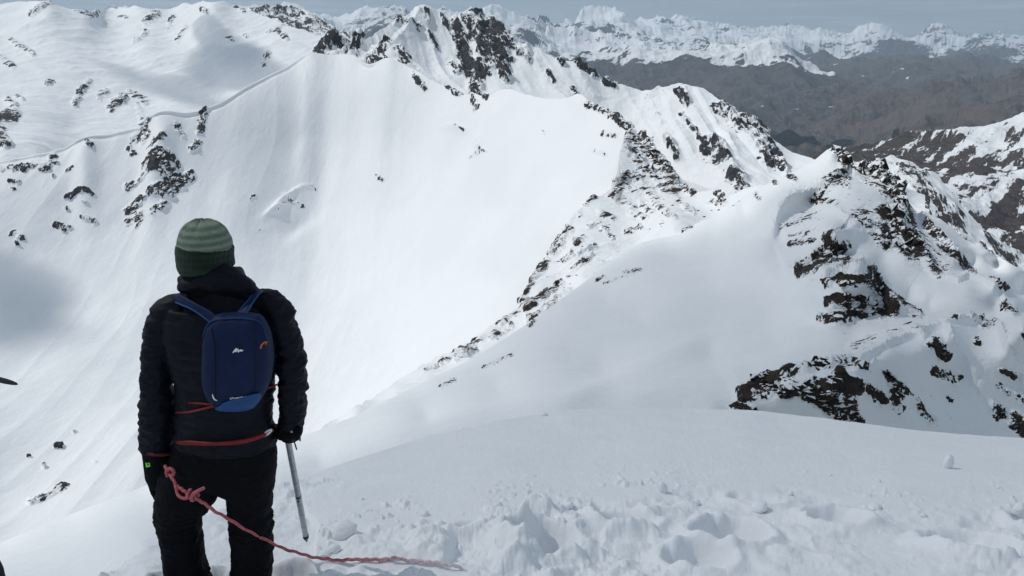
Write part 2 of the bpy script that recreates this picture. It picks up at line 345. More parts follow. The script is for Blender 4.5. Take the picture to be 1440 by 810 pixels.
# ---- E, the pyramid peak and its long fluted ridge
def e_extra(P, px, py):
    P = P.copy(); P[..., 2] -= 24*np.exp(-((px-640)/62)**2)
    return ribs(P, px, py, [([(668,4),(676,40),(672,80),(668,120)],12,14,7),([(640,4),(652,40),(660,80)],10,12,6),([(953,114),(975,160),(1000,205),(1045,265)],15,16,8),([(1012,142),(1045,200),(1085,245)],12,14,7),([(905,122),(930,180),(965,240)],10,14,7),
        ([(800,88),(835,140),(880,195)],10,14,7),([(735,55),(770,115),(825,165)],10,14,7),([(975,122),(1005,180),(1040,230)],8,10,5),([(930,122),(950,180),(985,245)],7,10,5),([(600,0),(575,35),(552,58),(575,95)],12,18,10),([(1040,165),(1075,215),(1105,245)],8,10,5),([(870,115),(900,165),(930,215)],7,10,5)], 701)
def e_rock(P, px, py, m):
    n = fbm(P*np.array([1,1,.6]), 60, 4, 305)
    right = sstep(760, 900, px)
    return np.clip(m*(1 + .35*n) + .07 + right*.06 + n*.08, .03, 1.4)
E1 = Layer('pyramid_peak',
    contour=[(380,110,1900),(440,95,1950),(500,70,2000),(515,52,2050),(533,40,2100),(543,32,2120),(552,26,2140),(565,20,2160),(578,12,2180),(592,4,2200),(600,2,2200),(612,3,2200),(625,6,2190),(638,8,2180),(650,6,2170),(660,4,2160),(668,8,2150),(676,16,2140),(686,22,2130),(696,28,2120),(706,40,2080),(718,46,2060),(728,58,2030),(742,66,2000),(758,74,1980),(775,82,1960),(795,90,1930),(812,95,1920),(825,104,1900),(845,112,1890),(860,117,1870),(880,123,1850),(905,126,1820),(916,125,1800),(926,119,1800),(932,124,1790),(942,120,1770),(953,116,1750),(962,121,1740),(975,126,1720),(990,128,1700),(1000,135,1680),(1012,145,1650),(1025,158,1620),(1045,174,1580),(1065,190,1550),(1090,208,1520),(1112,220,1490),(1140,228,1450),(1250,280,1300)],
    ctrl=[(440,130,1750),(520,100,1950),(545,60,2060),(600,50,2110),(600,95,2010),(640,60,2080),(650,110,1960),(640,150,1870),(690,80,2010),(700,130,1890),(720,100,1950),(720,150,1850),(780,110,1900),(800,160,1780),(850,150,1830),(860,200,1720),(900,170,1760),(950,160,1680),(950,200,1600),(960,260,1480),(1000,180,1600),(1010,250,1440),(1050,220,1480),(1060,270,1350),(1100,250,1400),(900,250,1560),(1150,290,1250)],
    bottom=[(380,130),(600,170),(700,180),(880,220),(950,300),(1150,310),(1250,320)], xr=(420,1200), step=1.05, rows=250, mat=M_E, rockfn=e_rock,
    noise=[(260, 16, 4, False), (60, 3.0, 4, True)], flute=[(28, 66, 17, 6), (28, 22, 4.5, 5)], extra=e_extra, rockamp=13, rockwl=32, cs=1, drop=45,
    strokes=[(668,10,700,40,9,.6),(674,34,690,90,11,.78),(690,44,712,80,9,.72),(680,80,668,118,9,.9),(696,60,708,90,7,.9),(700,90,714,110,5,.7),(655,10,665,40,8,.5),(640,18,655,60,7,.55),(650,60,660,90,8,.7),(622,12,650,55,3,.6),(650,55,664,85,4,.6),(600,10,604,24,3,.5),(560,26,590,34,5,.4),(604,38,612,50,5,.4),
        (636,76,642,86,5,.6),(700,35,716,60,7,.8),(812,95,836,108,5,.8),(850,118,862,122,4,.6),(740,70,745,85,4,.4),(786,86,790,94,3,.7),(772,105,780,115,3,.7),(806,124,810,128,3,.5),(725,64,735,72,4,.7),
        (952,128,968,150,3,.5),(1012,160,1060,195,9,.48),(1030,168,1072,198,6,.58),(1055,190,1085,230,10,.46),(1004,215,1040,262,11,.4),(992,215,1030,240,6,.5),(940,200,955,226,4,.45),(1085,225,1105,250,5,.42),(960,160,1000,220,4,.34)])
TO = Layer('rock_teeth',
    contour=[(400,110,1500),(430,86,1500),(438,80,1500),(448,66,1490),(456,57,1480),(465,46,1480),(470,44,1480),(478,50,1480),(486,60,1480),(490,70,1470),(496,58,1460),(502,50,1450),(508,48,1450),(512,55,1450),(518,74,1440),(527,72,1420),(534,64,1410),(541,54,1400),(546,58,1400),(556,62,1390),(565,70,1380),(572,78,1370),(585,92,1350),(610,112,1300),(640,135,1280)],
    ctrl=[(470,100,1380),(510,100,1370),(545,100,1310),(450,140,1250),(560,130,1220),(620,150,1220)],
    bottom=[(400,120),(640,160)], xr=(405,640), step=.9, rows=70, mat=M_E,
    noise=[(30, 4, 4, True)], flute=[(125, 26, 10, 3)], rockamp=5, rockwl=20, cs=0, jag=3, drop=50,
    strokes=[(445,80,468,50,10,.5),(470,55,486,75,8,.6),(455,90,475,70,8,.42),(496,78,506,52,9,.55),(525,90,541,60,9,.58),(545,66,570,84,9,.48),(540,88,560,92,8,.4)])

# ---- D, the great snow bowl
def d_extra(P, px, py):
    # the ribs and scoops of the wall
    def g(cx, cy, sx, sy, a, rot=0):
        c, s = math.cos(R(rot)), math.sin(R(rot)); dx = (px-cx); dy = (py-cy)
        u = dx*c + dy*s; v = -dx*s + dy*c
        return a*np.exp(-(u/sx)**2 - (v/sy)**2)
    P = P.copy()
    P[..., 2] += (g(222,240,20,75,16,8) + g(120,250,18,60,9) + g(535,180,20,120,13,6) - g(590,200,24,110,11,6) + g(695,200,22,90,11,10) - g(645,210,20,70,8,20) + g(430,200,14,110,5,4) - g(460,210,16,110,4,4)
                  + g(300,230,24,80,-3,8) + g(395,300,26,14,4,-35) + g(420,320,22,10,-4,-35) + g(405,283,20,5,5,-30) + g(385,302,14,5,4,-20) + g(672,212,10,20,4,10) + g(640,178,18,5,3,0))
    t = py - D1.top(px); k = (1 - sstep(425, 440, px))*(.6 + .5*fbm(P, 60, 2, 510)) + .9*np.exp(-((px-515)/14)**2)
    P[..., 1] -= 3.5*k*np.exp(-((t-1)/1.6)**2); P[..., 2] += .8*k*np.exp(-((t-1)/2)**2) - 1.5*k*np.exp(-((t-4.5)/2.2)**2)
    return P
def d_rock(P, px, py, m):
    n = fbm(P, 26, 4, 306); return m*(.80 + .35*n) 
D1 = Layer('snow_bowl',
    contour=[(-600,420,420),(-300,300,600),(-100,238,860),(0,225,890),(30,220,900),(61,215,905),(85,208,915),(106,202,925),(140,192,940),(175,183,950),(196,175,960),(212,164,970),(225,162,975),(261,159,990),(280,155,1000),(293,149,1010),(310,143,1020),(326,134,1035),(354,120,1060),(387,106,1085),(405,98,1100),(420,88,1115),(432,81,1120),(480,80,1115),(498,82,1100),(512,92,1075),(520,95,1060),(532,94,1055),(545,92,1050),(570,94,1030),(592,100,1000),(610,110,980),(630,124,950),(647,135,915),(658,134,900),(668,131,890),(680,138,870),(690,143,855),(705,139,840),(720,135,820),(745,138,780),(770,143,745),(790,144,720),(802,141,700),(812,136,690),(820,139,675),(830,150,655),(845,155,635),(865,165,605),(884,178,580),(905,200,560),(960,260,540),(1100,300,500)],
    ctrl=[(-300,420,520),(-300,600,400),(-300,800,300),(-600,800,250),(0,300,810),(0,400,720),(0,480,630),(0,560,545),(0,700,430),(0,850,330),(100,300,840),(110,400,745),(200,300,855),(200,400,755),(200,520,620),(200,650,480),(200,850,350),(330,200,970),(330,300,870),(330,420,750),(430,200,1015),(430,300,930),(430,400,810),(430,500,685),(430,600,570),(430,700,480),(545,150,1000),(560,200,955),(560,300,860),(560,400,750),(560,500,640),(640,180,880),(700,220,755),(700,300,690),(700,400,610),(700,470,550),(820,200,620),(810,260,565),(800,330,510),(760,420,500),(620,530,520),(900,300,480),(880,240,540)],
    bottom=[(-600,850),(0,840),(150,800),(300,700),(480,640),(640,560),(800,420),(900,330),(1100,330)], xr=(-600,1000), step=1.1, rows=560, mat=M_D,
    noise=[(190, 5.0, 4, False), (45, .7, 3, False)], flute=[(4, 55, 3.6, 9), (4, 21, .45, 8)], extra=d_extra, rockfn=d_rock, rockamp=2.6, rockwl=12, cs=3, drop=45, rimsharp=.004,
    strokes=[(205,170,190,195,8,.75),(196,195,205,198,8,.7),(182,208,188,214,5,.85),(215,215,230,205,7,.55),(208,240,232,232,9,.95),(222,240,238,246,9,1.0),(214,250,232,256,6,.9),(180,264,212,252,6,.75),(240,222,252,236,5,.6),(248,256,270,246,7,.85),(240,268,258,262,6,.8),(214,282,240,274,7,.85),(178,298,202,286,6,.75),(182,312,196,306,6,.85),(192,320,198,316,3,.9),(214,306,236,290,4,.7),
        (278,196,270,208,5,.8),(288,152,280,185,5,.75),(248,178,258,192,5,.6),(12,236,22,238,4,1.0),(28,236,34,240,3,.9),(36,234,44,234,3,.8),(46,233,52,233,3,.8),(56,236,66,236,5,1.0),(70,220,78,220,4,.7),(72,228,80,228,3,.6),(0,234,4,238,3,.8),(124,206,128,211,4,1.0),(94,242,100,242,3.5,1.0),(74,248,76,250,2,.9),(94,280,112,276,4,.8),(112,276,132,280,3,.9),(15,258,26,259,3,.6),(18,268,20,269,2,.8),(80,318,90,324,5,.9),(116,310,132,316,4,.7),(98,322,99,323,2,.8),(93,296,94,297,2,.8),(120,292,123,294,3,.6),(20,332,32,338,5,.6),(24,344,25,345,2,.8),
        (585,107,590,112,5,.7),(594,114,598,118,3,.7),(627,120,630,124,2,.9),(640,130,645,134,4,.95),(666,140,670,150,4,.9),(664,134,668,140,3,.7),(680,136,686,144,3,.8),
        (358,326,380,322,6,.2),(385,300,400,294,8,.28),(402,276,436,266,5,.32),(408,290,426,296,4,.36),(352,282,358,276,2,.4),(640,176,655,178,3,.34),(668,200,674,224,4,.32),(662,224,684,229,3,.34),(532,260,537,262,3,.6),(440,262,444,268,3,.4),(765,189,768,192,2,.6),  # the faintest strokes paint shading on ice seracs as sparse rock
        (42,706,92,686,4,.8),(45,704,60,700,5,.9),(75,692,95,684,4,.8),(105,607,107,608,2,.9),(78,628,88,627,1.5,.8),(40,643,43,643,2,.8),(61,655,63,656,2,.8),(132,652,136,653,1.5,.8),
        (830,150,850,160,5,.6),(862,165,880,172,6,.6),(870,172,884,182,5,.8),(850,190,866,196,6,.4),(835,215,850,222,4,.35)])

# ---- C, the rocky spur with the row of black teeth
def c_rock(P, px, py, m):
    n = fbm(P, 9, 3, 307); return np.clip(m*(.74 + .35*n) + .045*sstep(500, 640, px) + .06*n, .0, 1.4)
C1 = Layer('rocky_spur',
    contour=[(200,700,45),(300,667,62),(400,634,84),(480,597,115),(520,570,140),(560,541,168),(600,517,190),(622,502,205),(650,490,220),(671,475,236),(700,455,260),(722,440,275),(738,422,290),(745,405,304),(752,390,318),(764,370,334),(778,351,350),(784,332,365),(795,318,375),(804,309,382),(818,293,396),(835,277,410),(850,270,418),(860,264,424),(866,250,436),(870,232,455),(872,214,480),(878,196,520),(886,182,550),(893,180,555),(900,188,545),(904,184,540),(912,198,520),(919,206,510),(926,216,500),(934,222,490),(942,238,468),(949,249,450),(955,262,432),(961,262,430),(967,256,430),(972,264,415),(978,272,400),(990,270,394),(1002,268,390),(1010,272,380),(1017,278,370),(1030,275,365),(1047,269,360),(1080,262,350),(1140,255,340),(1250,260,320),(1400,300,300)],
    ctrl=[(950,310,340),(915,290,390),(902,335,345),(880,260,430),(850,360,325),(870,310,375),(818,395,292),(830,330,352),(790,400,300),(751,445,250),(700,478,222),(653,510,184),(600,533,165),(560,554,148),(500,592,110),(400,650,75),(902,420,270),(751,520,190),(653,580,140),(500,660,80),(1050,330,320),(1000,310,350),(1100,300,330),(200,760,38),(1250,330,300)],
    bottom=[(200,760),(480,660),(650,560),(820,450),(900,390),(1000,350),(1400,340)], xr=(200,1300), step=.9, rows=300, mat=M_C,
    noise=[(60, 2.2, 4, False), (16, .7, 4, True)], flute=[(-52, 13, 1.0, 6)], rockfn=c_rock, rockamp=1.7, rockwl=7, cs=1, drop=50, rimsharp=.006,
    strokes=[(886,190,905,215,9,.7),(884,200,900,235,9,.6),(905,190,920,225,9,.7),(915,215,945,255,11,.75),(905,240,935,262,10,.65),(890,250,915,270,9,.5),(862,272,880,250,6,.8),(866,262,900,268,9,.4),(936,250,950,268,7,.8),(782,350,800,325,6,.85),(778,356,790,346,5,.85),(800,310,815,300,5,.65),(815,290,835,278,5,.6),(748,396,770,368,5,.85),(735,428,750,400,4,.8),(960,262,974,272,5,.7),(1008,270,1020,284,5,.7),(845,300,860,308,6,.5),(830,320,842,312,5,.5),(850,322,860,335,4,.7),(888,300,905,310,6,.5),(930,296,945,308,6,.5),
        (790,368,836,348,3.5,.8),(800,390,830,360,4,.6),(740,440,790,400,3.5,.7),(760,440,800,410,4,.5),(700,462,745,430,3.5,.65),(745,452,780,430,3,.6),(660,492,700,468,3.5,.65),(690,480,720,462,3,.55),(620,520,660,496,3,.65),(640,515,670,500,2.5,.5),(600,528,615,522,2,.6),(905,262,925,285,8,.4),(870,280,890,290,7,.45),(880,330,900,322,4,.55),(810,345,820,335,4,.6),(900,285,915,300,5,.45),(955,285,975,300,5,.4),(1000,285,1020,290,4,.5)])

# ---- B, our own ridge running away to the right
def b_rock(P, px, py, m):
    n = fbm(P, 3.2, 4, 308)
    return np.where(m > 0, np.clip(m*(1 + .4*n), .03, 1.5), 0)
def b_extra(P, px, py):
    P = P.copy()
    # wind lips: a long bright drift across the slope and the cornice edge
    a = (px-900)*math.sin(R(24)) + (py-520)*math.cos(R(24))
    P[..., 2] += .5*np.exp(-(a/16)**2) * sstep(700, 900, px) * (1 - sstep(1120, 1170, px))
    return ribs(P, px, py, [([(1204,228),(1190,245),(1160,262),(1140,277),(1113,285),(1098,301),(1091,318),(1088,338)][::-1],1.1,26,3),([(1105,392),(1115,388),(1140,371),(1171,337),(1176,345)],.9,24,3),([(1150,402),(1159,398),(1193,381),(1215,378),(1228,397),(1255,443),(1292,447)],.8,20,4),
        ([(1205,232),(1240,246),(1258,268),(1266,295),(1262,330),(1290,362),(1320,392)],1.6,16,7),([(1290,300),(1304,320),(1324,343),(1370,389)],1.2,10,5),([(1306,392),(1347,397),(1362,391),(1385,399),(1402,410),(1425,440)],.6,14,3),([(1030,562),(1050,553),(1110,528),(1210,505),(1250,484),(1325,457),(1440,449)],.35,24,4),
        ([(1328,458),(1345,500),(1400,578)],.7,14,6),([(1225,505),(1240,540),(1262,580)],.5,10,5),([(1400,452),(1420,500),(1445,560)],.6,12,5),([(1130,412),(1160,408),(1200,392)],.5,12,3),([(1135,432),(1165,430),(1200,418)],.5,12,3),([(1140,285),(1180,300),(1230,345)],.5,12,8)], 702)
B1 = Layer('ridge_slope',
    contour=[(-700,960,22),(-300,860,24),(-100,795,27),(0,762,30),(100,722,35),(200,685,42),(300,655,50),(380,630,58),(450,605,66),(500,586,74),(560,556,86),(605,533,95),(653,511,105),(700,482,115),(751,449,125),(785,424,132),(818,400,140),(850,374,147),(880,352,152),(902,341,155),(925,336,156),(942,333,157),(965,322,158),(987,311,160),(1013,301,161),(1030,288,162),(1053,274,164),(1075,263,165),(1100,250,166),(1120,242,166),(1140,232,166),(1152,222,167),(1164,212,168),(1172,207,168),(1182,208,168),(1188,222,166),(1197,228,158),(1206,229,154),(1216,240,152),(1228,243,151),(1238,240,150),(1246,252,148),(1256,264,146),(1266,276,146),(1276,290,148),(1287,299,152),(1300,303,152),(1322,309,150),(1340,322,147),(1357,337,144),(1375,345,142),(1391,354,140),(1415,367,137),(1440,382,134),(1600,470,110),(1900,600,80)],
    ctrl=[(-300,960,16),(0,840,14),(200,770,14),(400,700,17),(600,640,24),(450,650,36),(600,590,52),(700,550,62),(800,600,32),(900,580,36),(800,500,78),(1000,575,34),(850,530,62),(900,450,96),(850,420,118),(1000,400,106),(1000,330,142),(1050,300,150),(1080,380,95),(1100,420,82),(1000,500,60),(1050,450,76),(1090,480,58),(1140,455,59),
        (1040,560,36),(1060,545,36.5),(1100,530,36),(1130,521,36),(1170,512,36.5),(1210,505,37),(1250,487,42),(1300,465,48),(1330,456,51),(1440,450,53),(1060,590,35),(1130,590,34.6),(1200,600,34.6),(1200,680,32),(1060,650,32),(1250,540,40),(1330,520,46),(1330,600,42),(1440,520,49),(1440,600,45.5),(1440,680,42),(1600,560,46),(1600,680,40),
        (1060,530,41),(1100,500,46),(1200,482,47),(1250,464,51),(1300,452,55),(1150,466,53.5),(1200,460,54.5),(1290,449,57),
        (1160,440,56),(1200,425,57.5),(1155,400,62),(1193,384,62),(1213,380,63.5),(1235,440,59),(1260,432,60.5),(1240,386,86),(1232,374,92),(1275,425,74),(1310,436,70),
        (1115,388,84),(1140,372,85),(1172,338,88),(1188,376,80),(1180,328,100),(1205,360,93),(1300,415,76),(1400,435,73),(1440,442,70),(1360,398,84),(1320,398,84),(1360,384,118),(1320,384,100),(1400,396,88),(1400,384,125),(1430,428,76),(1436,412,118),
        (1087,336,118),(1094,337,118.6),(1095,302,126),(1102,304,127),(1111,284,133),(1116,290,134),(1138,275,138),(1141,282,138.5),(1112,312,125),(1150,300,131),(1120,330,117),(1200,330,105),(1200,270,130),(1180,235,152),(1240,340,108),(1270,366,101),(1262,300,128),(1300,345,118),(1340,375,106),(1360,360,134),(1220,360,97),(1148,345,98),(1600,420,120)],
    bottom=[(-700,960),(-300,920),(0,900),(150,880),(250,820),(420,740),(600,670),(800,610),(1000,600),(1200,640),(1440,680),(1900,720)], xr=(-700,1900), step=.95, rows=520, mat=M_B, c=8,
    noise=[(22, .22, 4, False), (5, .05, 3, False)], flute=[(-60, 9, .12, 8)], rockfn=b_rock, rockamp=.3, rockwl=1.3, cs=0, drop=45, rimsharp=.008, extra=b_extra,
    strokes=[(1100,318,1150,300,10,.34),(1110,335,1135,330,6,.45),(1112,345,1142,345,5,.7),(1150,285,1175,290,7,.45),(1160,262,1190,250,6,.6),(1175,250,1192,262,5,.5),(1140,285,1160,272,4,.6),(1200,300,1235,300,9,.4),(1205,310,1235,325,8,.6),(1215,250,1240,262,8,.5),(1245,262,1268,290,9,.95),(1240,300,1262,335,12,.95),(1245,330,1290,360,13,.95),(1225,330,1250,350,9,.55),(1275,300,1292,350,7,.7),(1300,320,1325,345,4,.8),(1320,345,1368,388,5,.75),(1295,365,1320,390,6,.7),(1290,330,1330,380,10,.35),
        (1125,385,1188,372,7,.8),(1150,372,1186,350,9,.8),(1165,345,1188,376,8,.95),(1160,405,1225,388,5,.7),(1165,430,1215,420,5,.6),(1160,448,1240,444,8,.85),(1190,440,1225,430,9,.8),(1222,392,1256,444,7,.8),(1255,430,1290,446,6,.7),
        (1180,210,1190,236,7,.95),(1205,236,1240,250,7,.9),(1110,250,1118,256,4,.9),(1085,254,1092,262,3,.7),(1062,275,1068,282,3,.6),(1078,240,1092,236,3,.5),
        (1045,556,1110,540,9,.8),(1080,545,1200,540,13,.85),(1110,535,1190,575,14,.85),(1150,560,1200,590,12,.9),(1180,525,1200,585,9,.9),(1030,572,1060,576,5,.7),(1130,520,1215,510,4,.55),(1216,540,1240,560,5,.85),(1245,530,1268,548,7,.85),(1250,560,1262,575,6,.8),(1290,570,1310,592,6,.8),(1310,480,1330,500,6,.85),(1315,520,1345,530,7,.8),(1333,555,1338,560,3,.8),(1275,460,1300,470,6,.35),(1200,490,1260,470,9,.3),(1395,400,1412,410,4,.9),(1412,430,1425,440,4,.9),(1380,460,1400,455,4,.4),(1340,452,1380,452,3,.45),(1405,545,1440,560,7,.55),(1400,575,1440,605,10,.75),(1420,585,1440,600,9,.9),(1410,520,1425,530,4,.6),(1280,555,1300,575,8,.4),(1370,480,1375,485,3,.6),(1440,470,1450,480,4,.7),
        (880,385,900,380,2.5,.7),(840,395,850,390,2,.6),(665,492,672,488,2,.7),(640,500,648,494,2,.5),(960,325,972,318,3,.7),(745,460,752,452,2,.5),(850,400,900,382,1.6,.4),(680,518,720,500,1.6,.5),(620,545,640,536,2,.5)])
# ================================================================== the snow we stand on
def near_ctrl():
    out = []
    for px, py in [(140,812),(240,770),(300,810),(432,770),(720,810),(1000,810),(1440,810),(600,720),(900,720),(1200,720),(1440,720),(1000,650),(1250,660),(800,650),(560,690),(720,960),(200,960),(1300,960),(-200,1100),(1700,960),(1700,800),(300,1400),(1100,1400),(720,1250)]:
        v = (CY-py)/F_PX; r = -(-sp+v*cp)/(cp+v*sp); out.append((px, py, 1.5/(r-.28)))
    return out
# places dug up by boots and rope: (x, y, radius, height) on the ground
LUMPS = []
_r = random.Random(5)
def trample(px, py):
    """0..1 where the snow is broken"""
    edge = np.interp(px, [-200, 100, 140, 240, 300, 390, 420, 450, 520, 560, 640, 720, 780, 900, 960, 1060, 1150, 1230, 1290, 1340, 1400, 1440, 1700],
                         [900, 850, 806, 752, 730, 682, 690, 765, 752, 748, 742, 716, 712, 702, 692, 694, 700, 712, 722, 728, 716, 712, 712])
    return sstep(-9, 9, py - edge)
def near_extra(P, px, py):
    P = P.copy()
    t = trample(px + 14*fbm(P, .35, 3, 91), py + 16*fbm(P, .25, 3, 92))
    big = fbm(P, .62, 3, 81); mid = fbm(P, .21, 3, 82); cl = fbm(P, .085, 3, 83); fine = fbm(P, .03, 3, 84)
    clod = np.maximum(0, mid + .25*cl + .05)
    h = .14*big + .12*clod + .022*np.abs(cl)*1.3 + .009*fine - .05
    patch_ = fbm(P, 1.1, 2, 89); h = h*(.72 + 1.0*patch_) + .05*patch_
    # boot holes
    for hx, hy, r, d in HOLES:
        q = ((P[..., 0]-hx)**2 + (P[..., 1]-hy)**2) / (r*r)
        q = q * (1 + .5*mid); h = h - d*np.exp(-q**2) + d*.35*np.exp(-((np.sqrt(q)-1.35)/.35)**2)
    rp = np.interp(px, [430, 480, 560, 655], [786, 791, 795, 803]); near_rope = sstep(430, 450, px)*(1-sstep(655, 675, px))*np.exp(-((py-rp-3)/11)**2)
    P[..., 2] += t*(h*(1-.85*near_rope) - .01*near_rope)
    # crumbs just outside the broken snow, wind ripples, faint dimples
    nearby = sstep(-60, -5, py - np.interp(px, [140, 390, 450, 720, 960, 1290, 1440], [800, 700, 765, 716, 692, 722, 712])) * (1-t)
    cr = np.maximum(0, fbm(P, .05, 2, 85) - .22) * np.maximum(0, fbm(P, .4, 2, 86) + .25)
    P[..., 2] += cr * nearby * .13
    P[..., 2] += .0035*fbm(P*np.array([1, .45, 1]), .09, 3, 87) + .0012*fbm(P, .016, 2, 88)
    # the rumpled edge left of the axe
    e = np.exp(-((px-425)/60)**2 - ((py-684+(px-420)*.12)/16)**2)
    P[..., 2] += e * (.05*np.maximum(0, mid) + .05*np.maximum(0, cl))
    return P
HOLES = [(.15, 3.9, .16, .16), (.62, 4.25, .15, .14), (1.2, 4.1, .17, .17), (1.9, 4.35, .15, .13), (2.4, 3.9, .17, .15), (.95, 3.75, .14, .12), (-.35, 4.1, .14, .1), (3.1, 4.4, .15, .12), (-1.45, 3.35, .16, .1), (-1.05, 3.42, .14, .1), (-.9, 4.6, .13, .07), (1.55, 4.8, .13, .09), (.0, 4.55, .14, .09)]
m, nt, b = new_mat('near_snow'); M_near = m
geo = N(nt, 'ShaderNodeNewGeometry')
n1 = noise_n(nt, geo.outputs['Position'], 3.0, 4, .6); nt.links.new(ramp(nt, n1, [(.3, (.83, .855, .885)), (.7, (.87, .89, .91))]), b.inputs['Base Color'])
b.inputs['Roughness'].default_value = .6; b.inputs['Specular IOR Level'].default_value = .25
b.inputs['Subsurface Weight'].default_value = .35; b.inputs['Subsurface Radius'].default_value = (.9, 1.0, 1.1); b.inputs['Subsurface Scale'].default_value = .02
n2 = noise_n(nt, geo.outputs['Position'], 160.0, 3, .7); n3 = noise_n(nt, geo.outputs['Position'], 28.0, 4, .65)
bp = N(nt, 'ShaderNodeBump'); bp.inputs['Distance'].default_value = .006; bp.inputs['Strength'].default_value = .75
nt.links.new(mathn(nt, 'ADD', mathn(nt, 'MULTIPLY', n2, .5), mathn(nt, 'MULTIPLY', n3, 1.2)), bp.inputs['Height']); nt.links.new(bp.outputs[0], b.inputs['Normal'])
N1 = Layer('snowfield',
    contour=[(-700,1080,2.6),(-300,980,2.7),(0,862,3.0),(140,808,3.5),(200,772,3.8),(235,752,4.05),(280,730,4.3),(330,708,4.7),(375,690,5.0),(420,672,5.3),(470,655,5.6),(520,640,5.95),(560,628,6.3),(600,615,6.65),(650,602,7.0),(700,592,7.3),(750,584,7.6),(800,578,7.8),(850,575,8.0),(900,573,8.1),(960,573,8.2),(1000,573.5,8.2),(1040,574,8.2),(1070,577,8.15),(1100,581,8.1),(1150,586,7.9),(1200,592,7.7),(1250,599,7.5),(1300,605,7.3),(1350,610,7.15),(1400,613,7.05),(1440,615,7.0),(1700,630,6.7),(2200,660,6.4)],
    ctrl=near_ctrl(), bottom=[(-700,1500),(2200,1500)], xr=(-700,2200), step=.8, rows=620, mat=M_near,
    noise=[(2.2, .035, 3, False), (.7, .012, 3, False)], cs=14, c=30, drop=42, rimsharp=.09, extra=near_extra)
# rows are spent where the picture looks: a warped vertical spacing
# ================================================================== sun, sky, air
SUN_EL, SUN_AZ = R(50), R(-74)        # azimuth from the view direction, negative is left
sd = Vector((math.sin(SUN_AZ)*math.cos(SUN_EL), math.cos(SUN_AZ)*math.cos(SUN_EL), math.sin(SUN_EL)))
ld = bpy.data.lights.new('sun', 'SUN'); ld.energy = 2.7; ld.angle = R(.6); ld.color = (1, .965, .92)
lo = bpy.data.objects.new('sun', ld); C.objects.link(lo); lo.rotation_euler = (-sd).to_track_quat('-Z', 'Y').to_euler()
w = bpy.data.worlds.new('World'); sc.world = w; w.use_nodes = True; nt = w.node_tree
bg = nt.nodes['Background']; sky = N(nt, 'ShaderNodeTexSky', sky_type='NISHITA'); sky.sun_disc = False
sky.sun_elevation = SUN_EL; sky.sun_rotation = SUN_AZ; sky.altitude = 5500; sky.air_density = 1.0; sky.dust_density = 1.2
tc = N(nt, 'ShaderNodeTexCoord'); mp = N(nt, 'ShaderNodeMapping'); mp.inputs['Scale'].default_value = (1, 1, 26)
nt.links.new(tc.outputs['Generated'], mp.inputs['Vector'])
c1 = noise_n(nt, mp.outputs[0], 3.6, 8, .62); c2 = noise_n(nt, mp.outputs[0], 9.0, 6, .6)
cloudc = ramp(nt, mathn(nt, 'ADD', mathn(nt, 'MULTIPLY', c1, .65), mathn(nt, 'MULTIPLY', c2, .35)), [(.35, (1.75, 2.08, 2.3)), (.5, (2.25, 2.63, 2.87)), (.65, (3.6, 4.1, 4.4))])
sep = N(nt, 'ShaderNodeSeparateXYZ'); nt.links.new(tc.outputs['Generated'], sep.inputs[0])
cov = mathn(nt, 'ADD', .98, mathn(nt, 'MULTIPLY', mathn(nt, 'SUBTRACT', .25, sep.outputs[2]), 1.0), True)
cov = mathn(nt, 'MULTIPLY', mathn(nt, 'ADD', cov, mathn(nt, 'MULTIPLY', mathn(nt, 'SUBTRACT', c1, .5), 1.2)), 1.0, True)
up = mathn(nt, 'ADD', 1.0, mathn(nt, 'MULTIPLY', mathn(nt, 'MAXIMUM', mathn(nt, 'SUBTRACT', sep.outputs[2], .06), 0.0), 1.5))
vm = N(nt, 'ShaderNodeVectorMath', operation='SCALE'); nt.links.new(cloudc, vm.inputs[0]); nt.links.new(up, vm.inputs['Scale']); cloudc = vm.outputs[0]
mix = N(nt, 'ShaderNodeMixRGB'); nt.links.new(cov, mix.inputs[0]); nt.links.new(sky.outputs[0], mix.inputs[1]); nt.links.new(cloudc, mix.inputs[2])
nt.links.new(mix.outputs[0], bg.inputs['Color']); bg.inputs['Strength'].default_value = .125
# haze: one closed box of air
def box(name, lo_, hi_):
    bm = bmesh.new(); bmesh.ops.create_cube(bm, size=1)
    for v in bm.verts: v.co = Vector([(lo_[i]+hi_[i])/2 + v.co[i]*(hi_[i]-lo_[i]) for i in range(3)])
    me = bpy.data.meshes.new(name); bm.to_mesh(me); bm.free(); o = bpy.data.objects.new(name, me); C.objects.link(o); return o
hz = box('haze', (-60000, -400, -9000), (60000, 47500, 1250)); hz['kind'] = 'stuff'; hz['label'] = 'pale blue haze of cold mountain air'
m = bpy.data.materials.new('haze_air'); m.use_nodes = True; nt = m.node_tree; nt.nodes.clear()
vo = N(nt, 'ShaderNodeVolumePrincipled'); vo.inputs['Density'].default_value = 2.3e-5; vo.inputs['Color'].default_value = (.68, .84, 1, 1); vo.inputs['Anisotropy'].default_value = .1
om = N(nt, 'ShaderNodeOutputMaterial'); nt.links.new(vo.outputs[0], om.inputs['Volume']); hz.data.materials.append(m)
sc.view_settings.view_transform = 'Standard'; sc.view_settings.look = 'None'; sc.view_settings.exposure = -.22; sc.view_settings.gamma = 1
sc.cycles.max_bounces = 5; sc.cycles.diffuse_bounces = 3; sc.cycles.glossy_bounces = 2; sc.cycles.volume_bounces = 1; sc.cycles.transparent_max_bounces = 8
sc.cycles.use_denoising = True

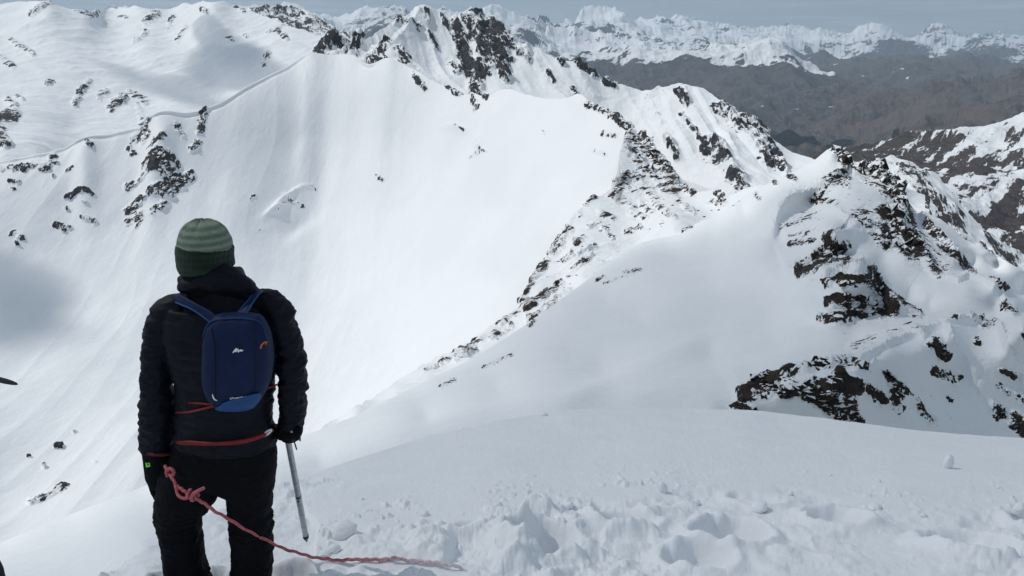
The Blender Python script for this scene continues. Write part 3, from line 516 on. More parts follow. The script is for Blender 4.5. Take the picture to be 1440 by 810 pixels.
# unseen clouds added overhead, above the haze, shaped to shade the snow
cm = bpy.data.materials.new('shade_cloud_mist'); cm.use_nodes = True; nt = cm.node_tree; nt.nodes.clear()
vo = N(nt, 'ShaderNodeVolumePrincipled'); vo.inputs['Color'].default_value = (.95, .97, 1, 1); vo.inputs['Density'].default_value = .02
om = N(nt, 'ShaderNodeOutputMaterial'); nt.links.new(vo.outputs[0], om.inputs['Volume'])
def cloud(px, py, Y, rx, ry, rz, dens, h, seed, rot=0):
    """an added cloudlet, out of view, between the sun and the slope seen at px, py"""
    T = Vector(at(px, py, Y)); t = (h - T.z)/sd.z; c = T + sd*t
    bm = bmesh.new(); bmesh.ops.create_icosphere(bm, subdivisions=4, radius=1)
    V = np.array([v.co[:] for v in bm.verts]); k = 1 + .55*fbm(V, .8, 3, seed) + .2*fbm(V, .3, 2, seed+5)
    V = V*k[:, None]*np.array([rx, ry, rz]); ca, sa = math.cos(R(rot)), math.sin(R(rot))
    for v, q in zip(bm.verts, V): v.co = (q[0]*ca - q[1]*sa, q[0]*sa + q[1]*ca, q[2])
    me = bpy.data.meshes.new('cloud'); bm.to_mesh(me); bm.free()
    mm = cm.copy(); mm.node_tree.nodes['Principled Volume'].inputs['Density'].default_value = dens
    me.materials.append(mm); o = bpy.data.objects.new('cloud', me); C.objects.link(o); o.location = c
    o['kind'] = 'stuff'; o['label'] = 'added out-of-view cloudlet that shades the snow'
cloud(1090, 440, 78, 31, 88, 40, .0115, 1500, 1, 4)
cloud(1700, 600, 15, 17.5, 34, 30, .016, 1400, 6, 0)
cloud(330, 82, 2550, 130, 420, 60, .014, 1700, 2, 20)
cloud(235, 118, 2350, 70, 330, 40, .009, 1700, 3, 50)
cloud(-75, 440, 660, 58, 80, 40, .03, 1500, 4)
cloud(-10, 385, 700, 30, 42, 26, .02, 1500, 9, 40)
cloud(20, 455, 640, 22, 50, 22, .016, 1520, 12, -30)
# ================================================================== crags and loose rocks
def tag(o, label=None, cat=None, group=None, kind=None):
    if label: o['label'] = label
    if cat: o['category'] = cat
    if group: o['group'] = group
    if kind: o['kind'] = kind
    return o
def rock_mat(name, lo, hi, unit, snow=.42):
    m, nt, b = new_mat(name)
    geo = N(nt, 'ShaderNodeNewGeometry'); sep = N(nt, 'ShaderNodeSeparateXYZ'); nt.links.new(geo.outputs['Normal'], sep.inputs[0])
    n1 = noise_n(nt, geo.outputs['Position'], 1/unit, 5, .65); n2 = noise_n(nt, geo.outputs['Position'], .22/unit, 4, .6)
    s = mathn(nt, 'ADD', sep.outputs[2], mathn(nt, 'MULTIPLY', mathn(nt, 'SUBTRACT', n2, .5), 1.1))
    s = mathn(nt, 'ADD', s, mathn(nt, 'MULTIPLY', mathn(nt, 'SUBTRACT', n1, .5), .7))
    mask = mathn(nt, 'DIVIDE', mathn(nt, 'SUBTRACT', s, 1-snow), .07, True)
    rc = ramp(nt, mathn(nt, 'ADD', mathn(nt, 'MULTIPLY', n1, .5), mathn(nt, 'MULTIPLY', n2, .5)), [(.35, lo), (.62, hi)])
    mix = N(nt, 'ShaderNodeMixRGB'); nt.links.new(mask, mix.inputs[0]); nt.links.new(rc, mix.inputs[1]); mix.inputs[2].default_value = (.86, .88, .9, 1)
    nt.links.new(mix.outputs[0], b.inputs['Base Color']); b.inputs['Roughness'].default_value = .85; b.inputs['Specular IOR Level'].default_value = .25
    bp = N(nt, 'ShaderNodeBump'); bp.inputs['Distance'].default_value = unit*.5; nt.links.new(n1, bp.inputs['Height']); nt.links.new(bp.outputs[0], b.inputs['Normal'])
    return m
M_crag = rock_mat('dark_crag', (.008, .007, .0065), (.032, .025, .02), .25)
M_cragbrown = rock_mat('brown_crag', (.03, .02, .014), (.09, .055, .036), .25, .3)
M_cragfar = rock_mat('spur_crag', (.018, .016, .016), (.075, .055, .048), .9, .4)
def block(bm, c, s, rnd, bed):
    """one angular block: the hull of a few points in a slab, lying along the bedding"""
    pts = []
    n = rnd.randint(9, 14)
    for _ in range(n):
        v = Vector((rnd.gauss(0, 1), rnd.gauss(0, 1), rnd.gauss(0, 1))).normalized()
        k = rnd.uniform(.8, 1.05)
        pts.append(Vector((v.x*1.15*k, v.y*.85*k, v.z*.7*k)))
    rot = Matrix.Rotation(bed[0] + rnd.gauss(0, .25), 3, 'Z') @ Matrix.Rotation(bed[1] + rnd.gauss(0, .22), 3, 'Y') @ Matrix.Rotation(rnd.gauss(0, .25), 3, 'X')
    vs = [bm.verts.new(Vector(c) + (rot @ p)*s) for p in pts]
    r = bmesh.ops.convex_hull(bm, input=vs)
    junk = [v for v in r['geom_interior'] if isinstance(v, bmesh.types.BMVert)] + [v for v in r['geom_unused'] if isinstance(v, bmesh.types.BMVert)]
    if junk: bmesh.ops.delete(bm, geom=list(set(junk)), context='VERTS')
def crag(name, label, strokes, size, n, layer=None, mat=None, seed=1, bed=(.5, -.5), cat='rock outcrop', group='dark rock outcrops on the ridge', sink=.25):
    layer = layer or B1; rnd = random.Random(seed); tot = sum(math.hypot(s[2]-s[0], s[3]-s[1]) + 8 for s in strokes)
    P = []
    for s in strokes:
        k = max(2, int(n * (math.hypot(s[2]-s[0], s[3]-s[1]) + 8) / tot))
        for i in range(k):
            t = rnd.random(); px = s[0] + (s[2]-s[0])*t; py = s[1] + (s[3]-s[1])*t; a = rnd.uniform(0, 6.28); q = s[4]*math.sqrt(rnd.random())
            P.append((px + q*math.cos(a), py + q*math.sin(a)))
    arr = np.array(P); W = layer.surf(arr[:, 0], arr[:, 1])
    S = np.array([size * w[1] / F_PX * rnd.choice([.45, .6, .8, 1, 1, 1.4, 1.8]) for w in W])
    # blocks that touch make one outcrop; what stands apart is a rock of its own
    lab = np.arange(len(W)); D = np.linalg.norm(W[:, None] - W[None], axis=-1); T = D < .85*(S[:, None] + S[None])
    for _ in range(60):
        new = np.array([lab[T[i]].min() for i in range(len(W))])
        if (new == lab).all(): break
        lab = new
    ids, cnt = np.unique(lab, return_counts=True); main = ids[cnt.argmax()]; out = None
    loose = 0
    for k in ids[np.argsort(-cnt)]:
        idx = np.where(lab == k)[0]; loose += 1
        if loose > 5: break
        bm = bmesh.new(); cen = Vector(W[idx].mean(0))
        for i in idx: block(bm, Vector(W[i]) - cen - Vector((0, -S[i]*sink, S[i]*sink)), S[i], rnd, bed)
        big = k == main or len(idx) >= max(8, .3*cnt.max()); nm = name if big else 'rock'
        me = bpy.data.meshes.new(nm); bm.to_mesh(me); bm.free(); me.materials.append(mat or M_crag)
        o = bpy.data.objects.new(nm, me); C.objects.link(o); o.location = cen
        if k == main: tag(o, label, cat, group)
        elif big: tag(o, 'smaller piece beside the ' + ' '.join(label.split()[:11]), cat, group)
        else: tag(o, 'loose rock beside the ' + ' '.join(label.split()[:11]), 'rock', 'loose rocks beside the ' + ' '.join(label.split()[:6]))
    return o
def make_rocks():
    g = crag
    g('rock_outcrop', 'broad layered dark outcrop just beyond the near snow crest', [(1045,553,1110,540,7),(1080,545,1195,545,13),(1110,535,1190,570,14),(1150,565,1200,588,9),(1130,521,1212,512,3)], 6.5, 190, seed=2, bed=(.1, .25))
    g('rock_outcrop', 'low dark rock just right of the broad layered outcrop', [(1218,540,1236,562,5)], 5, 16, seed=3, bed=(.2, .8))
    g('rock_outcrop', 'dark rock streak with a hooked foot below the plateau', [(1246,530,1268,545,6),(1250,556,1262,574,5)], 5, 26, seed=4, bed=(.2, .8))
    g('rock_outcrop', 'small dark rock low on the face, just above the near crest', [(1293,572,1308,590,5)], 4.5, 14, seed=5, bed=(.2, .8))
    g('rock_outcrop', 'dark rock tuft on the edge of the snow plateau', [(1312,480,1330,500,6)], 5, 20, seed=6, bed=(.2, .8))
    g('rock_outcrop', 'wide ragged rock tuft below the plateau edge', [(1317,520,1343,532,6)], 5, 22, seed=7, bed=(.2, .8))
    g('rock_outcrop', 'dark rocks at the right border of the photo above the near crest', [(1405,548,1440,560,5),(1425,585,1445,603,8),(1405,578,1420,590,4)], 5.5, 30, seed=8)
    g('rock_outcrop', 'dark leaning crag with a snow lip, in the middle of the ridge steps', [(1120,386,1188,374,5),(1150,372,1186,352,7),(1166,345,1190,378,7)], 5.5, 75, seed=9, bed=(.2, -.9))
    g('rock_outcrop', 'stepped brown and black crag under the snow steps', [(1160,405,1222,390,4),(1165,430,1212,420,4),(1160,450,1240,446,6),(1190,440,1225,430,8)], 6, 80, mat=M_crag, seed=10, bed=(.3, -.5))
    g('rock_outcrop', 'curving line of dark rocks right of the stepped crag', [(1224,395,1256,444,5),(1258,430,1288,446,4)], 5, 42, seed=11, bed=(.3, -.9))
    g('rock_outcrop', 'small dark rocks on the snow left of the leaning crag', [(1112,346,1140,345,4)], 4, 14, seed=12)
    g('rock_tower', 'black rock tower with a snow cap on the ridge summit', [(1174,210,1184,230,4),(1180,222,1190,234,4)], 8.5, 34, seed=13, bed=(.2, -1.2), cat='rock tower')
    g('rock_outcrop', 'black rounded rocks on the skyline right of the tower', [(1203,234,1222,246,5),(1232,240,1240,254,6)], 8, 34, seed=14)
    g('rock_cliff', 'tall black cliff rib falling from the ridge summit', [(1250,262,1266,290,7),(1245,300,1265,335,9),(1250,335,1288,358,10),(1258,285,1262,320,8)], 7.5, 130, seed=15, bed=(.2, -1.2), cat='cliff')
    g('rock_outcrop', 'scattered dark rocks on the snow face left of the cliff rib', [(1200,303,1235,303,6),(1207,312,1232,324,6),(1226,335,1245,352,6)], 3.8, 46, seed=16)
    g('rock_outcrop', 'thin string of rocks running down right of the cliff rib', [(1300,322,1325,345,2.5),(1322,347,1368,387,3)], 4, 44, seed=17)
    g('rock_outcrop', 'rocks below the cliff rib above the small cornice', [(1297,366,1320,390,5),(1290,350,1300,366,4)], 4, 30, seed=18)
    g('rock_outcrop', 'lone dark rock beyond the small cornice near the right border', [(1397,402,1410,410,3)], 5, 10, seed=19)
    g('rock_outcrop', 'lowest lone rock of the right-hand snow slope', [(1414,430,1424,440,3)], 5, 9, seed=20)
    g('rock_outcrop', 'dark rocks under the cornice edge below the summit', [(1160,262,1190,252,4),(1178,252,1192,262,3),(1142,284,1160,272,3)], 3.8, 50, seed=21)
    g('boulder', 'brown boulder on the left shoulder of the summit slope', [(1113,253,1115,254,1)], 6, 3, mat=M_cragbrown, seed=22, cat='boulder', group='boulders')
    k = dict(layer=C1, mat=M_cragfar, group='black rocks along the spur')
    g('rock_outcrop', 'uppermost black rocks of the spur crest', [(886,190,900,205,5),(884,200,898,235,6)], 4, 46, seed=31, bed=(.2,-1.1), **k)
    g('rock_outcrop', 'black jagged rock band halfway down the spur crest', [(903,190,920,225,6),(912,215,932,245,7)], 4.5, 62, seed=32, bed=(.2,-1.1), **k)
    g('rock_outcrop', 'lower jagged rocks of the spur crest beside the fluted slope', [(930,235,950,262,6),(905,240,930,258,5)], 4.5, 56, seed=33, bed=(.2,-1.1), **k)
    g('rock_outcrop', 'small rock tooth low on the spur crest', [(960,263,972,271,4)], 4, 14, seed=34, bed=(.2,-1.1), **k)
    g('rock_outcrop', 'brown rock tooth where the spur crest meets the near ridge', [(1006,270,1020,283,4)], 4, 18, seed=35, bed=(.2,-1.1), **k)
    g('rock_outcrop', 'upper rock on the left edge of the spur', [(780,352,798,328,3)], 3.6, 30, seed=36, bed=(.8,-.7), **k)
    g('rock_outcrop', 'lower rock streak on the left edge of the spur', [(750,396,768,370,2.5)], 3.2, 26, seed=37, bed=(.8,-.7), **k)
    g('rock_outcrop', 'dark rocks under the lower end of the spur crest', [(862,272,880,256,4),(866,264,895,268,4)], 3.6, 36, seed=38, bed=(.8,-.7), **k)
    g('rock_outcrop', 'dark rocks on the skyline where bowl and spur meet', [(850,160,880,176,3),(828,150,846,158,3)], 3.4, 40, seed=39, layer=D1, mat=M_cragfar, group='black rocks along the spur')
    k = dict(layer=D1, mat=M_cragfar, group='rock bands on the wall of the bowl')
    g('rock_outcrop', 'largest dark rock mass on the buttress of the bowl wall', [(210,240,232,233,5),(222,240,240,248,5),(240,262,262,254,5)], 3.6, 60, seed=41, bed=(.3,-.6), **k)
    g('rock_outcrop', 'lower banded rocks at the foot of the buttress', [(212,282,240,275,4),(182,300,200,290,4),(184,312,198,308,4),(216,304,234,292,3)], 3.2, 60, seed=42, bed=(.3,-.6), **k)
    g('rock_outcrop', 'upper rocks of the buttress just under the snow rim', [(200,176,208,196,5)], 3.2, 34, seed=43, bed=(.3,-.8), **k)
    g('rock_outcrop', 'slanting rock streak right of the buttress under the rim', [(288,155,281,182,3),(277,196,271,206,3)], 3, 34, seed=44, bed=(.3,-.9), **k)
    g('rock_outcrop', 'row of dark rocks under the rim at the left border', [(12,236,50,234,2.5),(62,236,70,234,4)], 3.2, 34, seed=45, **k)
    # single rocks poking out of the snow
    protos = []
    rnd = random.Random(77)
    for i in range(7):
        bm = bmesh.new(); block(bm, (0, 0, 0), 1, rnd, (rnd.uniform(-.5, .5), 0))
        if i % 2: block(bm, (.7, .2, -.1), .6, rnd, (0, 0))
        me = bpy.data.meshes.new('rock'); bm.to_mesh(me); bm.free(); protos.append(me)
    def scatter(spots, layer, mat, label, group, sz):
        arr = np.array([(a, b) for a, b, *_ in spots], float); W = layer.surf(arr[:, 0], arr[:, 1])
        mes = [p.copy() for p in protos]
        for mme in mes: mme.materials.append(mat)
        for w, sp_ in zip(W, spots):
            s = (sp_[2] if len(sp_) > 2 else rnd.choice(sz)) * w[1] / F_PX
            o = bpy.data.objects.new('rock', rnd.choice(mes)); C.objects.link(o); o.location = Vector(w) - Vector((0, 0, s*.15))
            o.scale = (s*1.2, s, s*.75); o.rotation_euler = (rnd.uniform(-.3, .3), rnd.uniform(-.5, .1), rnd.uniform(-.6, .9))
            tag(o, label, 'rock', group)
    near = [(898,381,4),(893,386,2.5),(845,392,3),(668,489,3),(672,494,2),(752,452,2.5),(962,326,3),(968,321,2),(950,338,2),(700,476,2),(733,462,2),(640,500,2),(858,404,1.5),(690,510,1.8),(705,505,1.8),(713,500,2.2),(680,516,1.6),(660,524,1.6),(640,535,2),(628,543,1.6),(600,560,1.4),(1052,262,2),(1066,279,3),(1090,258,3),(1088,240,3),(1118,334,2.5),(1131,330,2),(1140,288,3),(990,305,2.5),(1010,296,2.5),(1032,290,3),(1040,284,2.5)]
    scatter(near, B1, M_crag, 'small dark rock poking out of the smooth near slope or its left edge', 'small rocks on the near slope', [2])
    near2 = [(rnd.gauss(1235, 28), rnd.gauss(475, 6)) for _ in range(20)] + [(rnd.gauss(1365, 25), rnd.gauss(453, 2)) for _ in range(12)] + [(1330,451,3),(1400,456,3.5),(1408,458,3),(1374,483,3),(1336,557,3)] + [(rnd.uniform(1205, 1400), rnd.uniform(500, 600)) for _ in range(18)]
    scatter(near2, B1, M_crag, 'small stone on the snow plateau or the face below it', 'stones around the snow plateau', [.9, 1.2, 1.6, 2.2])
    near3 = [(rnd.gauss(1128, 18), rnd.gauss(312, 8)) for _ in range(20)] + [(rnd.gauss(1210, 26), rnd.gauss(285, 16)) for _ in range(16)]
    scatter(near3, B1, M_crag, 'small stone on the snow face under the summit cornice', 'stones on the summit face', [1, 1.4, 1.9, 2.4])
    sp2 = []
    while len(sp2) < 70:
        t = rnd.random(); px = 700 + 300*t**.8; py = np.interp(px, [700, 800, 900, 1000], [480, 395, 320, 285]) + rnd.gauss(0, 22 - 10*abs(t-.5))
        if py > C1.top(np.array([px]))[0] + 4 and py < B1.top(np.array([px]))[0] - 2: sp2.append((px, py))
    scatter(sp2, C1, M_cragfar, 'small black rock on the bright snow flank of the spur', 'small rocks on the spur flank', [1.2, 1.6, 2.2, 3])
    # lumps of snow
    sm, nt, b = new_mat('snow_lump'); geo = N(nt, 'ShaderNodeNewGeometry')
    b.inputs['Base Color'].default_value = (.85, .87, .9, 1); b.inputs['Roughness'].default_value = .6; b.inputs['Subsurface Weight'].default_value = .4; b.inputs['Subsurface Radius'].default_value = (.9, 1, 1.1); b.inputs['Subsurface Scale'].default_value = .02
    bp = N(nt, 'ShaderNodeBump'); bp.inputs['Distance'].default_value = .005; nt.links.new(noise_n(nt, geo.outputs['Position'], 90, 4, .7), bp.inputs['Height']); nt.links.new(bp.outputs[0], b.inputs['Normal'])
    def lump(px, py, w, h, label, seed, tilt=0, group='snow chunks on the near slope', name='snow_chunk', d=1.0, cut=0):
        P = N1.point(px, py); s = P[1] / F_PX
        bm = bmesh.new(); bmesh.ops.create_icosphere(bm, subdivisions=4, radius=1); V = np.array([v.co[:] for v in bm.verts])
        V[:, 2] = np.maximum(V[:, 2], -.6)
        if cut: V[:, 0] = np.where(V[:, 0] > 0, V[:, 0], V[:, 0]*cut)
        k = 1 + .22*fbm(V + seed, .9, 3, seed) + .07*fbm(V + seed, .25, 2, seed+3)
        V = V*k[:, None]*np.array([w*s/2, w*s/2*d, h*s/2])
        ca, sa = math.cos(tilt), math.sin(tilt)
        for v, q in zip(bm.verts, V): v.co = (q[0]*ca + q[2]*sa, q[1], -q[0]*sa + q[2]*ca)
        for f in bm.faces: f.smooth = True
        me = bpy.data.meshes.new(name); bm.to_mesh(me); bm.free(); me.materials.append(sm)
        o = bpy.data.objects.new(name, me); C.objects.link(o); o.location = Vector(P) + Vector((0, 0, h*s*.3)); tag(o, label, 'snow chunk', group)
        return o
    lump(1331, 657, 19, 30, 'upright rounded snow block alone on the smooth slope at right', 1, tilt=.1, d=.6, cut=.55)
    lump(484, 755, 42, 30, 'large snow lump beside the tip of the ice axe', 2)
    lump(765, 585, 11, 6, 'tiny dark lump on the crest of the smooth slope', 3)
    lump(457, 776, 18, 12, 'small snow lump between the axe tip and the large lump', 4)
    lump(470, 772, 20, 16, 'small snow lump right below the large lump', 5)
    for i, (x, y, w_, h_) in enumerate([(932,692,14,22),(800,712,16,12),(765,706,12,10),(905,712,22,14),(1068,712,26,18),(1112,694,9,10),(1230,712,20,10),(1434,716,20,26),(1300,722,12,8),(980,700,12,9),(700,720,16,12),(1010,722,16,12),(598,730,14,10),(1170,705,10,8),(510,705,5,4),(640,748,22,15),(1236,676,6,5),(1168,668,5,4),(1405,684,6,5)]):
        lump(x, y, w_, h_, 'small snow chunk thrown out along the edge of the trampled snow', 20+i, tilt=rnd.uniform(-.4, .4), group='small chunks along the trampled edge')
# ================================================================== the climber
PY0 = 3.39
def W1(px, py, Y=PY0): return Vector(at(px, py, Y))
def mpp(py, Y=PY0):
    v = (CY-py)/F_PX; return Y/(cp + v*sp)/F_PX
def simple_mat(name, col, rough=.6, spec=.3, bump=None, sheen=0, col2=None, nscale=30, metal=0):
    m, nt, b = new_mat(name); geo = N(nt, 'ShaderNodeTexCoord').outputs['Object']
    n = noise_n(nt, geo, nscale, 5, .6)
    nt.links.new(ramp(nt, n, [(.3, col), (.7, col2 or tuple(c*1.35 for c in col))]), b.inputs['Base Color'])
    b.inputs['Roughness'].default_value = rough; b.inputs['Specular IOR Level'].default_value = spec; b.inputs['Metallic'].default_value = metal
    if sheen: b.inputs['Sheen Weight'].default_value = sheen
    if bump:
        bp = N(nt, 'ShaderNodeBump'); bp.inputs['Distance'].default_value = bump[1]; nt.links.new(noise_n(nt, geo, bump[0], 4, .65), bp.inputs['Height']); nt.links.new(bp.outputs[0], b.inputs['Normal'])
    return m
def loft(secs, n=40, pw=2.0):
    """secs: (center Vector, side vector, depth vector) with half sizes in the vectors; closed with caps"""
    V = []; F = []
    for c, s, d in secs:
        for i in range(n):
            a = 2*math.pi*i/n; ca, sa = math.cos(a), math.sin(a); e = 2/pw
            V.append(c + s*math.copysign(abs(ca)**e, ca) + d*math.copysign(abs(sa)**e, sa))
    k = len(secs)
    for j in range(k-1):
        for i in range(n): F.append((j*n+i, j*n+(i+1) % n, (j+1)*n+(i+1) % n, (j+1)*n+i))
    F.append(tuple(range(n-1, -1, -1))); F.append(tuple((k-1)*n+i for i in range(n)))
    return V, F
def smooth_keys(keys, n):
    """catmull-rom through rows of numbers"""
    K = np.array(keys, float); t = np.linspace(0, len(K)-1, n); i = np.clip(t.astype(int), 0, len(K)-2); f = (t-i)[:, None]
    g = lambda j: K[np.clip(j, 0, len(K)-1)]
    p0, p1, p2, p3 = g(i-1), g(i), g(i+1), g(i+2)
    return .5*((2*p1) + (-p0+p2)*f + (2*p0-5*p1+4*p2-p3)*f*f + (-p0+3*p1-3*p2+p3)*f**3)
def limb(keys, n=24, ring=28, pw=2.0, cap=True):
    """keys: px, py, Y, half width in px, half depth in metres"""
    K = smooth_keys(keys, n); c = [W1(a, b, Y) for a, b, Y, _, _ in K]; secs = []
    for i, (k, p) in enumerate(zip(K, c)):
        ax = (c[min(i+1, len(c)-1)] - c[max(i-1, 0)]).normalized()
        dep = Vector((0, 1, 0)); side = ax.cross(dep).normalized(); dep = side.cross(ax).normalized()
        w = k[3]*mpp(k[1], k[2]); secs.append([p, side*w, dep*k[4], ax])
    if cap:
        a, b = secs[0], secs[-1]; r0 = min(a[1].length, a[2].length)*.55; r1 = min(b[1].length, b[2].length)*.55
        secs = [[a[0]-a[3]*r0, a[1]*.35, a[2]*.35, a[3]], [a[0]-a[3]*r0*.6, a[1]*.8, a[2]*.8, a[3]]] + secs + [[b[0]+b[3]*r1*.6, b[1]*.8, b[2]*.8, b[3]], [b[0]+b[3]*r1, b[1]*.35, b[2]*.35, b[3]]]
    return loft([(q[0], q[1], q[2]) for q in secs], ring, pw)
def mesh_of(parts):
    bm = bmesh.new()
    for V, F in parts:
        vs = [bm.verts.new(v) for v in V]
        for f in F:
            try: bm.faces.new([vs[i] for i in f])
            except ValueError: pass
    bmesh.ops.recalc_face_normals(bm, faces=bm.faces)
    return bm
def add(name, parts, mat, parent=None, voxel=None, smooth=3, disp=None, flat=False, origin=None):
    bm = mesh_of(parts) if isinstance(parts, list) else parts
    me = bpy.data.meshes.new(name); bm.to_mesh(me); bm.free()
    o = bpy.data.objects.new(name, me); C.objects.link(o)
    if voxel:
        r = o.modifiers.new('r', 'REMESH'); r.mode = 'VOXEL'; r.voxel_size = voxel; r.use_smooth_shade = True
        if smooth:
            s = o.modifiers.new('s', 'SMOOTH'); s.iterations = smooth; s.factor = .5
        dg = bpy.context.evaluated_depsgraph_get(); me2 = bpy.data.meshes.new_from_object(o.evaluated_get(dg)); o.modifiers.clear(); o.data = me2; me = me2
    if disp:
        n = len(me.vertices); co = np.empty(n*3, np.float32); me.vertices.foreach_get('co', co); co = co.reshape(-1, 3)
        nr = np.empty(n*3, np.float32); me.vertices.foreach_get('normal', nr); nr = nr.reshape(-1, 3)
        co = co + nr*disp(co.astype(float))[:, None]; me.vertices.foreach_set('co', co.astype(np.float32).ravel()); me.update()
    me.polygons.foreach_set('use_smooth', np.full(len(me.polygons), not flat))
    me.materials.clear(); me.materials.append(mat)
    if parent is not None:
        o.parent = parent; o.matrix_parent_inverse = Matrix.Translation(-Vector(parent.location)) if parent.parent is None else Matrix.Identity(4)
    return o
def tube(path, r, n=10, close=False):
    V = []; F = []; k = len(path); path = [Vector(p) for p in path]; up = None
    for i, p in enumerate(path):
        t = (path[min(i+1, k-1)] - path[max(i-1, 0)]).normalized()
        if up is None: up = t.orthogonal().normalized()
        up = (up - t*up.dot(t)).normalized(); sd_ = t.cross(up); rr = r[i] if hasattr(r, '__len__') else r
        for j in range(n):
            a = 2*math.pi*j/n; V.append(p + (up*math.cos(a) + sd_*math.sin(a))*rr)
    for i in range(k-1):
        for j in range(n): F.append((i*n+j, i*n+(j+1) % n, (i+1)*n+(j+1) % n, (i+1)*n+j))
    F.append(tuple(range(n))); F.append(tuple((k-1)*n+j for j in range(n)))
    return V, F
def spl(keys, n): return [Vector(q) for q in smooth_keys([tuple(k) for k in keys], n)]
def ellipsoid(c, rx, ry, rz, n=24):
    return loft([(Vector(c) + Vector((0, 0, -rz*math.cos(a))), Vector((rx*math.sin(a), 0, 0)), Vector((0, ry*math.sin(a), 0))) for a in [math.pi*(i+.15)/(n-.7) for i in range(n)]], n)

def make_person():
    m_skin = simple_mat('skin', (.32, .19, .13), .5, .4); m_jkt = simple_mat('jacket_cloth', (.0026, .0036, .0085), .55, .15, (220, .001), 0)
    m_trs = simple_mat('trouser_cloth', (.003, .0036, .0055), .75, .1, (160, .0012), 0); m_glv = simple_mat('glove_cloth', (.003, .0036, .005), .8, .1, (240, .0015))
    m_red = simple_mat('red_cord', (.17, .014, .016), .6, .3, (300, .001)); m_blk = simple_mat('black_fleece', (.004, .005, .005), .9, .1, (300, .002))
    # ---- body, one continuous figure
    body = []
    body.append(limb([(289,322,PY0,20,.06),(288,338,PY0,28,.088),(288,355,PY0,31,.098),(288,372,PY0,29,.09),(290,386,PY0+.01,22,.07),(292,396,PY0,19,.06)], 20))
    body.append(limb([(292,385,PY0,19,.06),(294,405,PY0,20,.062),(300,418,PY0,34,.075),(308,440,PY0,64,.1),(312,480,PY0,60,.115),(314,540,PY0,52,.105),(316,590,PY0,52,.105),(316,630,PY0,58,.11),(315,660,PY0,58,.11)], 40))
    body.append(limb([(236,436,PY0,14,.05),(224,470,PY0,14,.05),(221,520,PY0,13,.045),(221,575,PY0,12,.04),(220,640,PY0,9,.03),(221,665,PY0,9,.022)], 24))
    body.append(limb([(384,432,PY0,14,.05),(402,470,PY0,14,.05),(409,520,PY0,13,.045),(410,560,PY0,12,.04),(408,600,PY0,9,.03)], 24))
    for f in (1, 2): pass
    body.append(limb([(283,650,PY0,28,.09),(262,700,PY0,24,.08),(254,745,PY0,17,.065),(260,810,PY0,15,.055),(268,860,PY0,12,.045),(268,880,PY0,11,.045)], 24))
    body.append(limb([(345,650,PY0,28,.09),(350,700,PY0,22,.08),(354,750,PY0,17,.065),(354,810,PY0,15,.055),(352,860,PY0,12,.045),(352,880,PY0,11,.045)], 24))
    for x, y0, l in ((213,664,34),(219,666,38),(225,666,36),(230,664,30)): body.append(limb([(x,y0,PY0,2.8,.009),(x+1,y0+l*.5,PY0+.01,2.7,.0085),(x+2,y0+l,PY0-.005,2.2,.007)], 6, 10))
    body.append(limb([(232,650,PY0-.01,3.4,.011),(237,664,PY0-.015,3.2,.01),(238,678,PY0-.012,2.6,.008)], 6, 10))
    for i, dy in enumerate((0, 4, 8, 12)): body.append(limb([(402+i*3,602+dy*.3,PY0+.0,3,.009),(398+i*4,610,PY0+.06,2.8,.009),(404+i*3.5,614,PY0+.11,2.4,.008)], 6, 10))
    hd = W1(288, 358)
    face = Vector((-.38, .92, 0)).normalized(); fs = Vector((face.y, -face.x, 0))
    body.append(ellipsoid(hd + face*.098 + Vector((0, 0, -.022)), .014, .02, .024, 10))             # nose
    for k in (-1, 1):
        body.append(ellipsoid(hd + fs*k*.089 + Vector((0, 0, -.03)), .014, .02, .032, 10))          # ears
        body.append(ellipsoid(hd + face*.082 + fs*k*.033 + Vector((0, 0, .004)), .013, .013, .01, 8))
    body.append(ellipsoid(hd + face*.082 + Vector((0, 0, -.062)), .026, .014, .009, 8))
    person = add('person', body, m_skin, voxel=.0062, smooth=3)
    # move the origin to the feet
    org = W1(312, 884, PY0); person.data.transform(Matrix.Translation(-org)); person.location = org
    tag(person, 'climber seen from behind in dark padded jacket and green knit cap', 'person')
    J = lambda *a, **k: add(*a, parent=person, **k)
    # ---- jacket
    jk = []
    jk.append(limb([(316,626,PY0,69,.128),(315.5,618,PY0,71,.14),(315.5,600,PY0,69,.142),(315,583,PY0,67.5,.14),(315,560,PY0,67,.145),(315,525,PY0,71,.15),(314,490,PY0,82,.155),(313,462,PY0,84,.152),(312,444,PY0,80,.14),(312,430,PY0+.005,68,.12),(309,418,PY0+.005,52,.1),(304,409,PY0,44,.09),(300,400,PY0,40,.085),(299,390,PY0,38,.083),(299,381,PY0,34,.078)], 60, 56, 2.3, cap=False))
    jk.append(limb([(262,428,PY0,19,.07),(240,436,PY0,21,.078),(228,455,PY0,20,.078),(223,482,PY0,20.5,.078),(221,512,PY0,21,.078),(221,545,PY0,22,.08),(221,585,PY0,23.5,.082),(220,612,PY0,23,.078),(219.5,632,PY0,22,.072)], 44, 40, cap=False))
    jk.append(limb([(362,424,PY0,18,.07),(382,430,PY0,21,.078),(395,450,PY0,20.5,.078),(403,482,PY0,20.5,.078),(410,512,PY0,20.5,.078),(412,545,PY0+.005,19.5,.076),(411,572,PY0+.02,18.5,.072),(409.5,594,PY0+.035,17.5,.068)], 44, 40, cap=False))
    jk.append(limb([(262,402,PY0-.02,12,.05),(280,396,PY0-.055,16,.055),(306,394,PY0-.07,19,.06),(332,399,PY0-.055,18,.055),(350,409,PY0-.02,13,.05)], 26, 28))       # folded hood
    jk.append(limb([(262,390,PY0+.0,9,.05),(280,385,PY0-.05,10,.03),(304,382,PY0-.066,10,.03),(326,384,PY0-.05,10,.03),(338,391,PY0+.0,9,.05)], 26, 24))
